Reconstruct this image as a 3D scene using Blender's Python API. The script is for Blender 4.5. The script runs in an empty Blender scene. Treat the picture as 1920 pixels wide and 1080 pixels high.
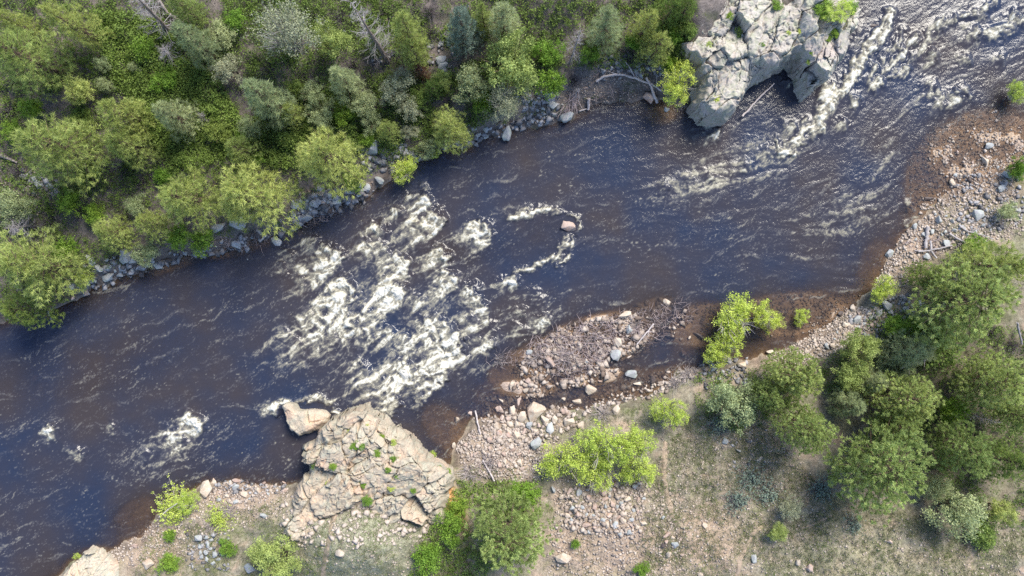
import bpy, bmesh, math, random
import numpy as np
from mathutils import Vector, Matrix
R = math.radians
rng = np.random.default_rng(7)
random.seed(7)
SC = bpy.context.scene
COL = SC.collection

# ------------------------------------------------------------------ camera, sky, sun, exposure
H = 62.0                      # drone height above the river, metres
S = 72.0 / 1920.0             # metres per photo pixel at water level
cam = bpy.data.cameras.new('drone_camera')
cam.sensor_width = 36.0
cam.lens = 36.0 * H / 72.0
cam.clip_end = 3000.0
camo = bpy.data.objects.new('drone_camera', cam)
camo.location = (0, 0, H)
COL.objects.link(camo)
SC.camera = camo

SUN_DIR = Vector((0.34, 0.52, 0.76)).normalized()     # towards the sun
W = bpy.data.worlds.new('World'); SC.world = W; W.use_nodes = True
wn = W.node_tree.nodes; wl = W.node_tree.links
sky = wn.new('ShaderNodeTexSky'); sky.sky_type = 'NISHITA'; sky.sun_disc = False
sky.sun_elevation = math.asin(SUN_DIR.z)
sky.sun_rotation = math.atan2(SUN_DIR.x, SUN_DIR.y)
sky.altitude = 2000.0; sky.air_density = 1.0; sky.dust_density = 1.0
wl.new(sky.outputs[0], wn['Background'].inputs[0])
wn['Background'].inputs[1].default_value = 0.15

sd_ = bpy.data.lights.new('sun', 'SUN'); sd_.energy = 3.5; sd_.angle = R(26); sd_.color = (1.0, 0.94, 0.82)
so_ = bpy.data.objects.new('sun', sd_); so_.rotation_euler = SUN_DIR.to_track_quat('Z', 'Y').to_euler(); so_.location = (40, 35, 90)
COL.objects.link(so_)
SC.view_settings.view_transform = 'Standard'
SC.view_settings.look = 'None'
SC.view_settings.gamma = 1.0
SC.view_settings.use_curve_mapping = False
SC.view_settings.exposure = 1.2
SC.render.engine = 'CYCLES'
SC.cycles.max_bounces = 6; SC.cycles.diffuse_bounces = 2; SC.cycles.glossy_bounces = 2
SC.cycles.transparent_max_bounces = 8; SC.cycles.transmission_bounces = 3
SC.cycles.use_denoising = False
SC.cycles.sample_clamp_direct = 1.6; SC.cycles.sample_clamp_indirect = 2.0

# ------------------------------------------------------------------ noise
def _h(ix, iy, iz, seed):
    h = (ix.astype(np.int64) * 374761393 + iy.astype(np.int64) * 668265263 + iz.astype(np.int64) * 2147483647 + seed * 974711) & 0xffffffff
    h = ((h ^ (h >> 13)) * 1274126177) & 0xffffffff
    h = ((h ^ (h >> 16)) * 2246822519) & 0xffffffff
    return h ^ (h >> 15)
def noise2(x, y, seed=0):
    x0 = np.floor(x); y0 = np.floor(y); fx = x - x0; fy = y - y0
    u = fx * fx * fx * (fx * (fx * 6 - 15) + 10); v = fy * fy * fy * (fy * (fy * 6 - 15) + 10)
    out = 0
    z = np.zeros_like(x0)
    for dx in (0, 1):
        for dy in (0, 1):
            a = _h(x0 + dx, y0 + dy, z, seed) * (2 * math.pi / 4294967296.0)
            g = np.cos(a) * (fx - dx) + np.sin(a) * (fy - dy)
            out = out + g * (u if dx else 1 - u) * (v if dy else 1 - v)
    return out * 1.5
def fbm(x, y, o=4, seed=0, gain=0.5, ridged=False):
    a, s, t = 1.0, 0.0, 0.0
    for k in range(o):
        n = noise2(x * 2.0 ** k + 17.3 * k, y * 2.0 ** k - 9.1 * k, seed + k * 31)
        if ridged: n = 1 - 2 * np.abs(n)
        s = s + a * n; t += a; a *= gain
    return s / t
def noise3(p, seed=0):
    x, y, z = p[:, 0], p[:, 1], p[:, 2]
    x0, y0, z0 = np.floor(x), np.floor(y), np.floor(z); fx, fy, fz = x - x0, y - y0, z - z0
    f = lambda t: t * t * (3 - 2 * t)
    u, v, w = f(fx), f(fy), f(fz); out = 0
    for dx in (0, 1):
        for dy in (0, 1):
            for dz in (0, 1):
                out = out + _h(x0 + dx, y0 + dy, z0 + dz, seed) / 4294967296.0 * (u if dx else 1 - u) * (v if dy else 1 - v) * (w if dz else 1 - w)
    return out * 2 - 1
def sstep(a, b, x):
    t = np.clip((x - a) / (b - a), 0, 1); return t * t * (3 - 2 * t)

# ------------------------------------------------------------------ mesh helpers
class MB:
    def __init__(s): s.v = []; s.f = {}; s.t = []; s.n = 0
    def add(s, v, f, tint=0.5):
        v = np.asarray(v, float).reshape(-1, 3); f = np.asarray(f, int)
        s.v.append(v); s.t.append(np.broadcast_to(np.asarray(tint, float), (len(v),)))
        s.f.setdefault(f.shape[1], []).append(f + s.n); s.n += len(v)
    def mesh(s, name, mat, smooth=False):
        me = bpy.data.meshes.new(name)
        v = np.concatenate(s.v); t = np.concatenate(s.t)
        me.vertices.add(len(v)); me.vertices.foreach_set('co', v.astype(np.float32).ravel())
        li, ls, o = [], [], 0
        for k in sorted(s.f):
            f = np.concatenate(s.f[k]); li.append(f.ravel()); ls.append(o + np.arange(len(f)) * k); o += f.size
        li = np.concatenate(li); ls = np.concatenate(ls)
        me.loops.add(len(li)); me.loops.foreach_set('vertex_index', li.astype(np.int32))
        me.polygons.add(len(ls)); me.polygons.foreach_set('loop_start', ls.astype(np.int32))
        if smooth: me.polygons.foreach_set('use_smooth', np.ones(len(ls), bool))
        me.update(calc_edges=True)
        at = me.attributes.new('tint', 'FLOAT', 'POINT'); at.data.foreach_set('value', t.astype(np.float32))
        me.materials.append(mat)
        return me
    def build(s, name, mat, parent=None, smooth=False):
        return link(name, s.mesh(name, mat, smooth), parent)
def link(name, me, parent=None):
    o = bpy.data.objects.new(name, me); COL.objects.link(o)
    if parent is not None: o.parent = parent
    return o
def tag(o, label=None, cat=None, group=None, kind=None):
    for k, v in (('label', label), ('category', cat), ('group', group), ('kind', kind)):
        if v: o[k] = v
    return o
def empty(name):
    o = bpy.data.objects.new(name, None); COL.objects.link(o); o.empty_display_size = 0.2; return o
def grid_faces(ny, nx, keep=None):
    i = np.arange(ny * nx).reshape(ny, nx)
    f = np.stack([i[:-1, :-1], i[:-1, 1:], i[1:, 1:], i[1:, :-1]], -1).reshape(-1, 4)
    return f if keep is None else f[keep.ravel()]
def compact(v, f):
    u, inv = np.unique(f.ravel(), return_inverse=True)
    return v[u], inv.reshape(f.shape), u
def tube(mb, pts, rad, sides=5, tint=0.5):
    pts = np.asarray(pts, float); n = len(pts); rad = np.broadcast_to(np.asarray(rad, float), (n,))
    tg = np.gradient(pts, axis=0); tg /= np.linalg.norm(tg, axis=1, keepdims=True) + 1e-9
    ref = np.array([0.31, 0.17, 0.93]) if abs(tg[0, 2]) < 0.9 else np.array([1.0, 0.1, 0.0])
    a = np.cross(tg, ref); a /= np.linalg.norm(a, axis=1, keepdims=True) + 1e-9
    b = np.cross(tg, a)
    ang = np.arange(sides) * 2 * math.pi / sides
    v = pts[:, None] + rad[:, None, None] * (np.cos(ang)[None, :, None] * a[:, None] + np.sin(ang)[None, :, None] * b[:, None])
    i = np.arange(n * sides).reshape(n, sides); j = np.roll(i, -1, axis=1)
    f = np.stack([i[:-1], j[:-1], j[1:], i[1:]], -1).reshape(-1, 4)
    mb.add(v.reshape(-1, 3), f, tint)
    if sides == 4: mb.add(v[-1], [[0, 1, 2, 3]], tint)
    elif sides >= 5:
        for q in (0, n - 1):
            mb.add(np.vstack([v[q], pts[q]]), [[k, (k + 1) % sides, sides] for k in range(sides)], tint)
def wiggle(p0, p1, n, amp, r=random):
    p0 = np.asarray(p0, float); p1 = np.asarray(p1, float); t = np.linspace(0, 1, n)[:, None]
    w = np.array([[r.uniform(-1, 1) for _ in range(3)] for _ in range(n)]) * amp
    w[0] = 0
    return p0 + (p1 - p0) * t + np.cumsum(w, 0) * 0.6

# ------------------------------------------------------------------ materials
def new_mat(name):
    m = bpy.data.materials.new(name); m.use_nodes = True; nt = m.node_tree
    for n in list(nt.nodes):
        if n.type != 'OUTPUT_MATERIAL': nt.nodes.remove(n)
    return m, nt, nt.nodes, nt.links, [n for n in nt.nodes if n.type == 'OUTPUT_MATERIAL'][0]
def mixc(nt, fac, a, b, mode='MIX'):
    n = nt.nodes.new('ShaderNodeMix'); n.data_type = 'RGBA'; n.blend_type = mode
    for sock, v in ((n.inputs['Factor'], fac), (n.inputs[6], a), (n.inputs[7], b)):
        if hasattr(v, 'is_output'): nt.links.new(v, sock)
        elif isinstance(v, tuple): sock.default_value = (*v, 1.0)
        else: sock.default_value = v
    return n.outputs[2]
def tex(nt, scale, detail=4.0, rough=0.55, coord='Object', kind='Noise'):
    tc = nt.nodes.new('ShaderNodeTexCoord')
    n = nt.nodes.new('ShaderNodeTexNoise' if kind == 'Noise' else 'ShaderNodeTexVoronoi')
    n.inputs['Scale'].default_value = scale
    if kind == 'Noise':
        n.inputs['Detail'].default_value = detail; n.inputs['Roughness'].default_value = rough
    nt.links.new(tc.outputs[coord], n.inputs['Vector'])
    return n
def ramp(nt, src, stops):
    n = nt.nodes.new('ShaderNodeValToRGB'); e = n.color_ramp.elements
    while len(e) < len(stops): e.new(0.5)
    for el, (p, c) in zip(e, stops):
        el.position = p; el.color = (*c, 1) if isinstance(c, tuple) else (c, c, c, 1)
    nt.links.new(src, n.inputs[0]); return n.outputs[0]
def math_(nt, op, a, b=0.0, clamp=False):
    n = nt.nodes.new('ShaderNodeMath'); n.operation = op; n.use_clamp = clamp
    for k, v in ((0, a), (1, b)):
        if hasattr(v, 'is_output'): nt.links.new(v, n.inputs[k])
        else: n.inputs[k].default_value = v
    return n.outputs[0]
def attr(nt, name):
    n = nt.nodes.new('ShaderNodeAttribute'); n.attribute_name = name; return n
def bump(nt, h, strength=0.5, dist=0.05):
    b = nt.nodes.new('ShaderNodeBump'); b.inputs['Strength'].default_value = strength; b.inputs['Distance'].default_value = dist
    nt.links.new(h, b.inputs['Height']); return b.outputs[0]

def leaf_mat(name, dark, light, var=0.5, transl=0.3):
    m, nt, N, L, out = new_mat(name)
    t = attr(nt, 'tint').outputs['Fac']
    c = mixc(nt, t, dark, light)
    oi = N.new('ShaderNodeObjectInfo')
    hs = N.new('ShaderNodeHueSaturation')
    hue = N.new('ShaderNodeMapRange'); hue.inputs[3].default_value = 0.5 - 0.025 * var; hue.inputs[4].default_value = 0.5 + 0.025 * var
    L.new(oi.outputs['Random'], hue.inputs[0]); L.new(hue.outputs[0], hs.inputs['Hue'])
    val = N.new('ShaderNodeMapRange'); val.inputs[3].default_value = 1.0 + 0.25 * var; val.inputs[4].default_value = 1.0 - 0.25 * var
    L.new(oi.outputs['Random'], val.inputs[0]); L.new(val.outputs[0], hs.inputs['Value'])
    L.new(c, hs.inputs['Color'])
    d = N.new('ShaderNodeBsdfPrincipled'); d.inputs['Roughness'].default_value = 0.6; d.inputs['Specular IOR Level'].default_value = 0.25
    tr = N.new('ShaderNodeBsdfTranslucent')
    L.new(hs.outputs[0], d.inputs['Base Color']); L.new(hs.outputs[0], tr.inputs['Color'])
    mx = N.new('ShaderNodeMixShader'); mx.inputs[0].default_value = transl
    L.new(d.outputs[0], mx.inputs[1]); L.new(tr.outputs[0], mx.inputs[2]); L.new(mx.outputs[0], out.inputs[0])
    return m
def tint_mat(name, a, b, rough=0.9, nscale=9.0, namt=0.35, bstr=0.4, objvar=0.0):
    m, nt, N, L, out = new_mat(name)
    t = attr(nt, 'tint').outputs['Fac']
    if objvar:
        oi = N.new('ShaderNodeObjectInfo')
        t = math_(nt, 'ADD', math_(nt, 'MULTIPLY', t, 1 - objvar), math_(nt, 'MULTIPLY', oi.outputs['Random'], objvar), True)
    c = mixc(nt, t, a, b)
    n = tex(nt, nscale, 5.0, 0.65)
    g = ramp(nt, n.outputs['Fac'], [(0.3, 1 - namt), (0.7, 1 + namt * 0.6)])
    c = mixc(nt, 1.0, c, g, 'MULTIPLY')
    p = N.new('ShaderNodeBsdfPrincipled'); p.inputs['Roughness'].default_value = rough; p.inputs['Specular IOR Level'].default_value = 0.2
    L.new(c, p.inputs['Base Color'])
    if bstr: L.new(bump(nt, n.outputs['Fac'], bstr, 0.04), p.inputs['Normal'])
    L.new(p.outputs[0], out.inputs[0]); return m
def rock_mat(name, a, b, lichen, lamt=0.5, stain=None, nscale=1.0, rough=0.85):
    """weathered rock: two stone colours by tint, lichen blotches, fine speckle"""
    m, nt, N, L, out = new_mat(name)
    oi = N.new('ShaderNodeObjectInfo')
    t = math_(nt, 'ADD', math_(nt, 'MULTIPLY', attr(nt, 'tint').outputs['Fac'], 0.6), math_(nt, 'MULTIPLY', oi.outputs['Random'], 0.4), True)
    c = mixc(nt, t, a, b)
    n1 = tex(nt, 2.2 * nscale, 6.0, 0.68); n2 = tex(nt, 14.0 * nscale, 5.0, 0.7); n3 = tex(nt, 0.7 * nscale, 4.0, 0.6)
    c = mixc(nt, math_(nt, 'MULTIPLY', ramp(nt, n1.outputs['Fac'], [(0.46, 0.0), (0.6, 1.0)]), lamt), c, lichen)
    if stain: c = mixc(nt, math_(nt, 'MULTIPLY', ramp(nt, n3.outputs['Fac'], [(0.52, 0.0), (0.66, 1.0)]), 0.6), c, stain)
    c = mixc(nt, 1.0, c, ramp(nt, n2.outputs['Fac'], [(0.25, 0.55), (0.5, 1.0), (0.75, 1.25)]), 'MULTIPLY')
    p = N.new('ShaderNodeBsdfPrincipled'); p.inputs['Roughness'].default_value = rough; p.inputs['Specular IOR Level'].default_value = 0.25
    L.new(c, p.inputs['Base Color'])
    hsum = math_(nt, 'ADD', n1.outputs['Fac'], math_(nt, 'MULTIPLY', n2.outputs['Fac'], 0.22))
    L.new(bump(nt, hsum, 0.6, 0.08), p.inputs['Normal'])
    L.new(p.outputs[0], out.inputs[0]); return m

M = {}
M['pine'] = leaf_mat('pine_needles', (0.185, 0.24, 0.068), (0.58, 0.67, 0.24), 0.4, 0.45)
M['olive'] = leaf_mat('yellow_olive_needles', (0.195, 0.245, 0.062), (0.58, 0.65, 0.215), 0.5, 0.42)
M['greygreen'] = leaf_mat('grey_green_foliage', (0.24, 0.28, 0.14), (0.54, 0.6, 0.305), 0.5, 0.4)
M['pale'] = leaf_mat('pale_foliage', (0.23, 0.245, 0.14), (0.46, 0.47, 0.31), 0.4, 0.3)
M['blue'] = leaf_mat('blue_green_needles', (0.11, 0.155, 0.12), (0.29, 0.36, 0.275), 0.4, 0.2)
M['lime'] = leaf_mat('lime_leaves', (0.34, 0.44, 0.065), (0.7, 0.8, 0.185), 0.35, 0.4)
M['green'] = leaf_mat('fresh_green_leaves', (0.115, 0.21, 0.026), (0.3, 0.45, 0.065), 0.5, 0.35)
M['deep'] = leaf_mat('deep_green_leaves', (0.095, 0.15, 0.038), (0.285, 0.38, 0.09), 0.6, 0.35)
M['rust'] = leaf_mat('rusty_needles', (0.16, 0.075, 0.04), (0.30, 0.16, 0.10), 0.2, 0.2)
M['grass'] = leaf_mat('dry_green_grass', (0.11, 0.135, 0.055), (0.33, 0.315, 0.2), 0.3, 0.3)
M['greengrass'] = leaf_mat('green_grass', (0.075, 0.120, 0.022), (0.260, 0.340, 0.085), 0.3, 0.3)
M['under'] = leaf_mat('undergrowth_leaves', (0.075, 0.12, 0.028), (0.24, 0.33, 0.068), 0.2, 0.35)
M['bark'] = tint_mat('brown_bark', (0.10, 0.070, 0.050), (0.20, 0.145, 0.105), 0.95, 7)
M['dead'] = tint_mat('grey_dead_wood', (0.190, 0.165, 0.170), (0.420, 0.390, 0.390), 0.9, 8, objvar=0.15)
M['snag'] = tint_mat('brown_dead_wood', (0.160, 0.115, 0.085), (0.340, 0.300, 0.290), 0.9, 6)
M['drift'] = tint_mat('bleached_driftwood', (0.270, 0.225, 0.220), (0.560, 0.500, 0.480), 0.9, 7)
M['twig'] = tint_mat('pinkish_flood_twigs', (0.220, 0.165, 0.165), (0.560, 0.460, 0.450), 0.9, 7)
M['rubble'] = tint_mat('grey_rubble', (0.100, 0.095, 0.100), (0.360, 0.350, 0.360), 0.9, 9, 0.3, 0)
M['brush'] = tint_mat('purple_grey_brush', (0.105, 0.090, 0.095), (0.260, 0.225, 0.235), 0.95, 7)
M['grey_rock'] = rock_mat('grey_rock', (0.215, 0.215, 0.230), (0.400, 0.400, 0.405), (0.330, 0.370, 0.320), 0.6)
M['tan_rock'] = rock_mat('tan_rock', (0.330, 0.255, 0.190), (0.560, 0.470, 0.385), (0.480, 0.460, 0.400), 0.5, (0.36, 0.21, 0.13))
M['pink_rock'] = rock_mat('reddish_rock', (0.280, 0.190, 0.150), (0.480, 0.370, 0.315), (0.400, 0.370, 0.345), 0.4, (0.36, 0.19, 0.11))
M['dark_rock'] = rock_mat('wet_dark_rock', (0.050, 0.040, 0.040), (0.120, 0.090, 0.080), (0.090, 0.080, 0.070), 0.3, rough=0.35)
M['cliff'] = rock_mat('lichen_grey_granite', (0.240, 0.215, 0.188), (0.430, 0.395, 0.355), (0.265, 0.280, 0.200), 0.7, (0.36, 0.29, 0.27), 0.9)
M['outcrop'] = rock_mat('cream_granite', (0.270, 0.220, 0.165), (0.450, 0.390, 0.315), (0.330, 0.335, 0.265), 0.55, (0.50, 0.34, 0.24), 0.9)
M['gravel'] = tint_mat('gravel_stones', (0.150, 0.112, 0.092), (0.480, 0.410, 0.355), 0.9, 12, 0.25, 0)
M['path'] = tint_mat('trodden_earth', (0.270, 0.205, 0.155), (0.370, 0.290, 0.220), 0.95, 6, 0.3, 0.5)

# ------------------------------------------------------------------ terrain
UPPER = [(-1500, 1150), (-400, 720), (0, 603), (60, 592), (130, 566), (200, 532), (280, 502), (350, 478), (450, 462), (540, 432), (600, 400), (660, 385), (705, 360), (740, 330), (790, 300), (850, 278), (905, 265), (960, 243), (1050, 232), (1100, 205), (1160, 188), (1215, 186), (1290, 203), (1325, 200), (1360, 190), (1385, 150), (1430, 115), (1480, 90), (1520, 110), (1560, 95), (1580, 60), (1590, 0), (1600, -150), (1700, -600), (1900, -1500)]
LOWER = [(3300, -1300), (2500, -150), (2150, 150), (1990, 250), (1920, 292), (1850, 322), (1790, 352), (1735, 395), (1700, 430), (1670, 475), (1645, 530), (1600, 575), (1560, 608), (1500, 640), (1450, 660), (1390, 672), (1330, 685), (1270, 700), (1230, 735), (1180, 752), (1100, 765), (1000, 772), (885, 790), (862, 822), (846, 862), (815, 890), (770, 865), (720, 840), (680, 830), (630, 850), (595, 885), (572, 905), (530, 912), (450, 905), (380, 908), (340, 930), (300, 965), (270, 1000), (205, 1035), (150, 1045), (110, 1078), (50, 1135), (-200, 1300), (-1400, 2000)]
def w0(p): return np.array([((a - 960) * S, (540 - b) * S) for a, b in p])
UP, LO = w0(UPPER), w0(LOWER)
def seg_dist(px, py, pl):
    best = np.full(px.shape, 1e9)
    for (ax, ay), (bx, by) in zip(pl[:-1], pl[1:]):
        dx, dy = bx - ax, by - ay
        t = np.clip(((px - ax) * dx + (py - ay) * dy) / (dx * dx + dy * dy), 0, 1)
        best = np.minimum(best, (px - ax - t * dx) ** 2 + (py - ay - t * dy) ** 2)
    return np.sqrt(best)
def inside(px, py, poly):
    c = np.zeros(px.shape, bool)
    for (ax, ay), (bx, by) in zip(poly, np.roll(poly, -1, axis=0)):
        if ay == by: continue
        c ^= ((ay > py) != (by > py)) & (px < (bx - ax) * (py - ay) / (by - ay) + ax)
    return c
def blob(X, Y, px, py, rx, ry=None, ang=0.0):
    ry = ry or rx
    u = X / S + 960 - px; v = 540 - Y / S - py
    c, s = math.cos(R(ang)), math.sin(R(ang)); a = u * c + v * s; b = -u * s + v * c
    return np.exp(-((a / rx) ** 2 + (b / ry) ** 2))
# shallow places (px, py, rx, ry, angle, amount 0..1)
SHALLOW = [(985, 728, 80, 26, 0, 0.98), (1120, 708, 70, 22, -12, 0.98), (1080, 640, 170, 52, -22, 0.965), (1090, 655, 190, 50, -22, 0.96), (1050, 705, 110, 40, -10, 0.9), (960, 700, 70, 40, -10, 0.85), (1830, 270, 150, 85, -20, 0.95), (1740, 330, 60, 110, 15, 0.85), (1470, 590, 170, 60, -8, 0.88), (1320, 610, 100, 60, -10, 0.9),
           (1130, 640, 150, 62, -18, 0.97), (1000, 672, 90, 40, -12, 0.9), (1220, 590, 70, 40, -30, 0.85), (1180, 720, 130, 40, -8, 0.8), (830, 800, 70, 50, 50, 0.82), (940, 740, 80, 40, 0, 0.75),
           (330, 490, 80, 22, -22, 0.8), (180, 690, 200, 60, -15, 0.55), (880, 470, 120, 30, -5, 0.55), (1240, 215, 40, 25, 0, 0.85), (1030, 440, 60, 35, 0, 0.5), (250, 960, 60, 30, -30, 0.75), (430, 470, 80, 18, -10, 0.8), (1640, 500, 40, 70, 15, 0.75), (1600, 430, 90, 50, -15, 0.45)]
BUMPS = [(670, 990, 125, 75, 0, 2.9), (1200, 1000, 200, 90, 0, 0.5), (1700, 1050, 250, 130, 0, 1.2), (1290, 60, 60, 90, 0, 2.2), (1440, 20, 120, 60, 0, 2.6), (1040, 10, 90, 60, 0, 1.0), (160, 1075, 60, 30, 0, 0.8)]
RIV = np.vstack([UP, LO])
def terrain_raw(X, Y):
    du = seg_dist(X, Y, UP); dl = seg_dist(X, Y, LO); ins = inside(X, Y, RIV)
    wob = fbm(X * 0.9, Y * 0.9, 3, 5) * 0.45 + fbm(X * 3.1, Y * 3.1, 2, 11) * 0.16
    d = np.where(ins, -np.minimum(du, dl), np.minimum(du, dl)) + wob
    left = du < dl
    dp = np.clip(d, 0, None)
    hl = 0.75 * (1 - np.exp(-dp / 0.7)) + 0.27 * np.minimum(dp, 40) + 0.1 * np.clip(dp - 40, 0, 300)
    hr = 0.35 * (1 - np.exp(-dp / 0.8)) + 0.085 * np.minimum(dp, 60)
    land = np.where(left, hl, hr)
    for a in BUMPS: land = land + a[5] * blob(X, Y, *a[:5]) * sstep(0.0, 1.2, dp)
    land = land + (fbm(X * 0.35, Y * 0.35, 4, 21) * 0.55 + fbm(X * 1.7, Y * 1.7, 3, 23) * 0.16) * sstep(0.1, 2.0, dp)
    dep = 1.7 * (1 - np.exp(np.clip(d, None, 0) / 1.5))
    sh = np.zeros_like(X)
    for a in SHALLOW: sh = np.maximum(sh, a[5] * np.clip(blob(X, Y, *a[:5]) * 1.5, 0, 1))
    dep = dep * (1 - sh) + sh * 0.07 * np.clip(-d, 0, 1) - (sh ** 6) * 0.20 * sstep(0.0, 0.6, fbm(X * 0.8, Y * 0.8, 3, 77) + 0.25) * sstep(0.0, 0.5, -d)
    dep = dep + fbm(X * 2.3, Y * 2.3, 3, 41) * 0.07 * sstep(0, 1, -d)
    return np.where(d > 0, land, -dep), d, left, sh
GS = 0.15
gx = np.arange(-42, 42 + 1e-6, GS); gy = np.arange(-26, 26 + 1e-6, GS)
far = np.array([1.5, 4, 8, 14, 24, 40, 70, 120, 200, 320])
gxx = np.concatenate([-42 - far[::-1], gx, 42 + far]); gyy = np.concatenate([-26 - far[::-1], gy, 26 + far])
GX, GY = np.meshgrid(gxx, gyy)
GZ, GD, GL, GSH = terrain_raw(GX, GY)
nf = len(far)
TZ = GZ[nf:-nf, nf:-nf]; TD = GD[nf:-nf, nf:-nf]
def bil(A, x, y):
    fx = np.clip((np.asarray(x, float) + 42) / GS, 0, len(gx) - 1.001); fy = np.clip((np.asarray(y, float) + 26) / GS, 0, len(gy) - 1.001)
    ix = fx.astype(int); iy = fy.astype(int); u = fx - ix; v = fy - iy
    return A[iy, ix] * (1 - u) * (1 - v) + A[iy, ix + 1] * u * (1 - v) + A[iy + 1, ix] * (1 - u) * v + A[iy + 1, ix + 1] * u * v
def gz(x, y): return bil(TZ, x, y)
def ground_at(px, py, lift=0.0):
    """the point of the terrain (raised by lift) that a photo pixel looks at"""
    u, v = (np.asarray(px, float) - 960) * S, (540 - np.asarray(py, float)) * S
    x, y = u, v
    for _ in range(8):
        k = (H - np.maximum(gz(x, y), 0) - lift) / H
        x, y = u * k, v * k
    return x, y, gz(x, y)
def px_of(X, Y, Z):
    k = H / (H - Z); return X * k / S + 960, 540 - Y * k / S

# ground colour from soil zones
GPX, GPY = px_of(GX, GY, np.maximum(GZ, 0))
def zone(px, py, rx, ry, ang=0):
    c, s = math.cos(R(ang)), math.sin(R(ang)); u = GPX - px; v = GPY - py
    a = u * c + v * s; b = -u * s + v * c
    return np.clip(1.6 * np.exp(-((a / rx) ** 2 + (b / ry) ** 2)), 0, 1)
n_a = fbm(GX * 0.8, GY * 0.8, 5, 61); n_b = fbm(GX * 2.6, GY * 2.6, 4, 67)
def lay(col, mask, c): return col * (1 - mask[..., None]) + np.array(c) * mask[..., None]
colr = np.zeros(GX.shape + (3,)) + np.array((0.165, 0.140, 0.128))          # forest soil
colr = lay(colr, sstep(0.0, 0.5, n_a) * 0.7 * GL, (0.060, 0.075, 0.028))
colr = lay(colr, sstep(0.05, 0.5, -n_b) * 0.6 * GL, (0.160, 0.135, 0.135))
rt = ~GL
colr = lay(colr, rt * 1.0, (0.235, 0.205, 0.155))                              # dry open ground, lower bank
colr = lay(colr, rt * sstep(-0.05, 0.25, n_a) * 0.7, (0.165, 0.170, 0.090))
colr = lay(colr, rt * sstep(0.1, 0.4, -n_a) * 0.75, (0.380, 0.280, 0.215))
colr = lay(colr, rt * sstep(0.1, 0.4, n_b) * 0.45, (0.330, 0.310, 0.250))
colr = lay(colr, rt * zone(660, 1020, 130, 80) * 0.7, (0.300, 0.300, 0.215))
colr = lay(colr, rt * zone(1400, 900, 150, 110) * 0.6 * sstep(-0.3, 0.3, n_b), (0.180, 0.165, 0.140))
colr = lay(colr, rt * zone(1600, 1050, 150, 60) * 0.6, (0.330, 0.300, 0.215))
for a in ((930, 850, 85, 45, 10), (1130, 1020, 110, 60, 0), (450, 930, 70, 30, 0), (280, 1030, 60, 40, -30), (1540, 640, 140, 25, -18), (1700, 470, 50, 70, 20), (1330, 1010, 60, 60, 0)):
    colr = lay(colr, rt * zone(*a) * (0.75 + 0.25 * n_b), (0.370, 0.275, 0.210))
colr = lay(colr, rt * zone(1830, 300, 110, 60, -15), (0.270, 0.180, 0.120))
colr = lay(colr, rt * zone(845, 940, 14, 50, -25), (0.480, 0.260, 0.110))      # orange clay gully beside the outcrop
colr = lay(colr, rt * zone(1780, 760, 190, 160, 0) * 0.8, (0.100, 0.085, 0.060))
bed = sstep(0.05, -0.15, GD)
colr = lay(colr, bed * 1.0, (0.235, 0.170, 0.120))
colr = lay(colr, bed * sstep(0.0, 0.5, n_b) * 0.6, (0.130, 0.080, 0.050))
colr = lay(colr, bed * sstep(0.7, 1.0, GSH) * 0.75, (0.480, 0.360, 0.255))
colr = lay(colr, bed * sstep(0.80, 0.97, GSH) * sstep(-0.2, 0.3, n_a) * 0.7, (0.360, 0.285, 0.250))
colr = lay(colr, sstep(0.0, 0.25, GD) * sstep(0.7, 0.3, GD) * 0.6, (0.085, 0.065, 0.055))   # damp strip at the waterline
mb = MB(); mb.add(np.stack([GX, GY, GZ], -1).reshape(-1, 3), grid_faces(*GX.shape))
mg, nt, N, L, out = new_mat('bank_soil_and_riverbed')
c = attr(nt, 'soil').outputs['Color']
na = tex(nt, 5.0, 6.0, 0.7); nb = tex(nt, 22.0, 4.0, 0.7)
c = mixc(nt, 1.0, c, ramp(nt, na.outputs['Fac'], [(0.3, 0.6), (0.5, 1.0), (0.7, 1.35)]), 'MULTIPLY')
c = mixc(nt, 1.0, c, ramp(nt, nb.outputs['Fac'], [(0.3, 0.6), (0.5, 1.0), (0.7, 1.4)]), 'MULTIPLY')
p = N.new('ShaderNodeBsdfPrincipled'); p.inputs['Roughness'].default_value = 0.95; p.inputs['Specular IOR Level'].default_value = 0.15
L.new(c, p.inputs['Base Color']); L.new(bump(nt, math_(nt, 'ADD', na.outputs['Fac'], nb.outputs['Fac']), 0.8, 0.08), p.inputs['Normal']); L.new(p.outputs[0], out.inputs[0])
g = mb.build('ground', mg, smooth=True)
ca = g.data.attributes.new('soil', 'FLOAT_COLOR', 'POINT')
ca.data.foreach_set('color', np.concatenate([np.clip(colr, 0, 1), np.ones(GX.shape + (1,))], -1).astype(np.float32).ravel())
tag(g, 'steep river banks of soil and gravel with the stony river bed between them', 'ground', kind='structure')

# ------------------------------------------------------------------ river
WS = 0.065
wx = np.arange(-37.5, 37.5 + 1e-6, WS); wy = np.arange(-21.6, 21.6 + 1e-6, WS)
WX, WY = np.meshgrid(wx, wy)
U = WX / S + 960; V = 540 - WY / S
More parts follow.
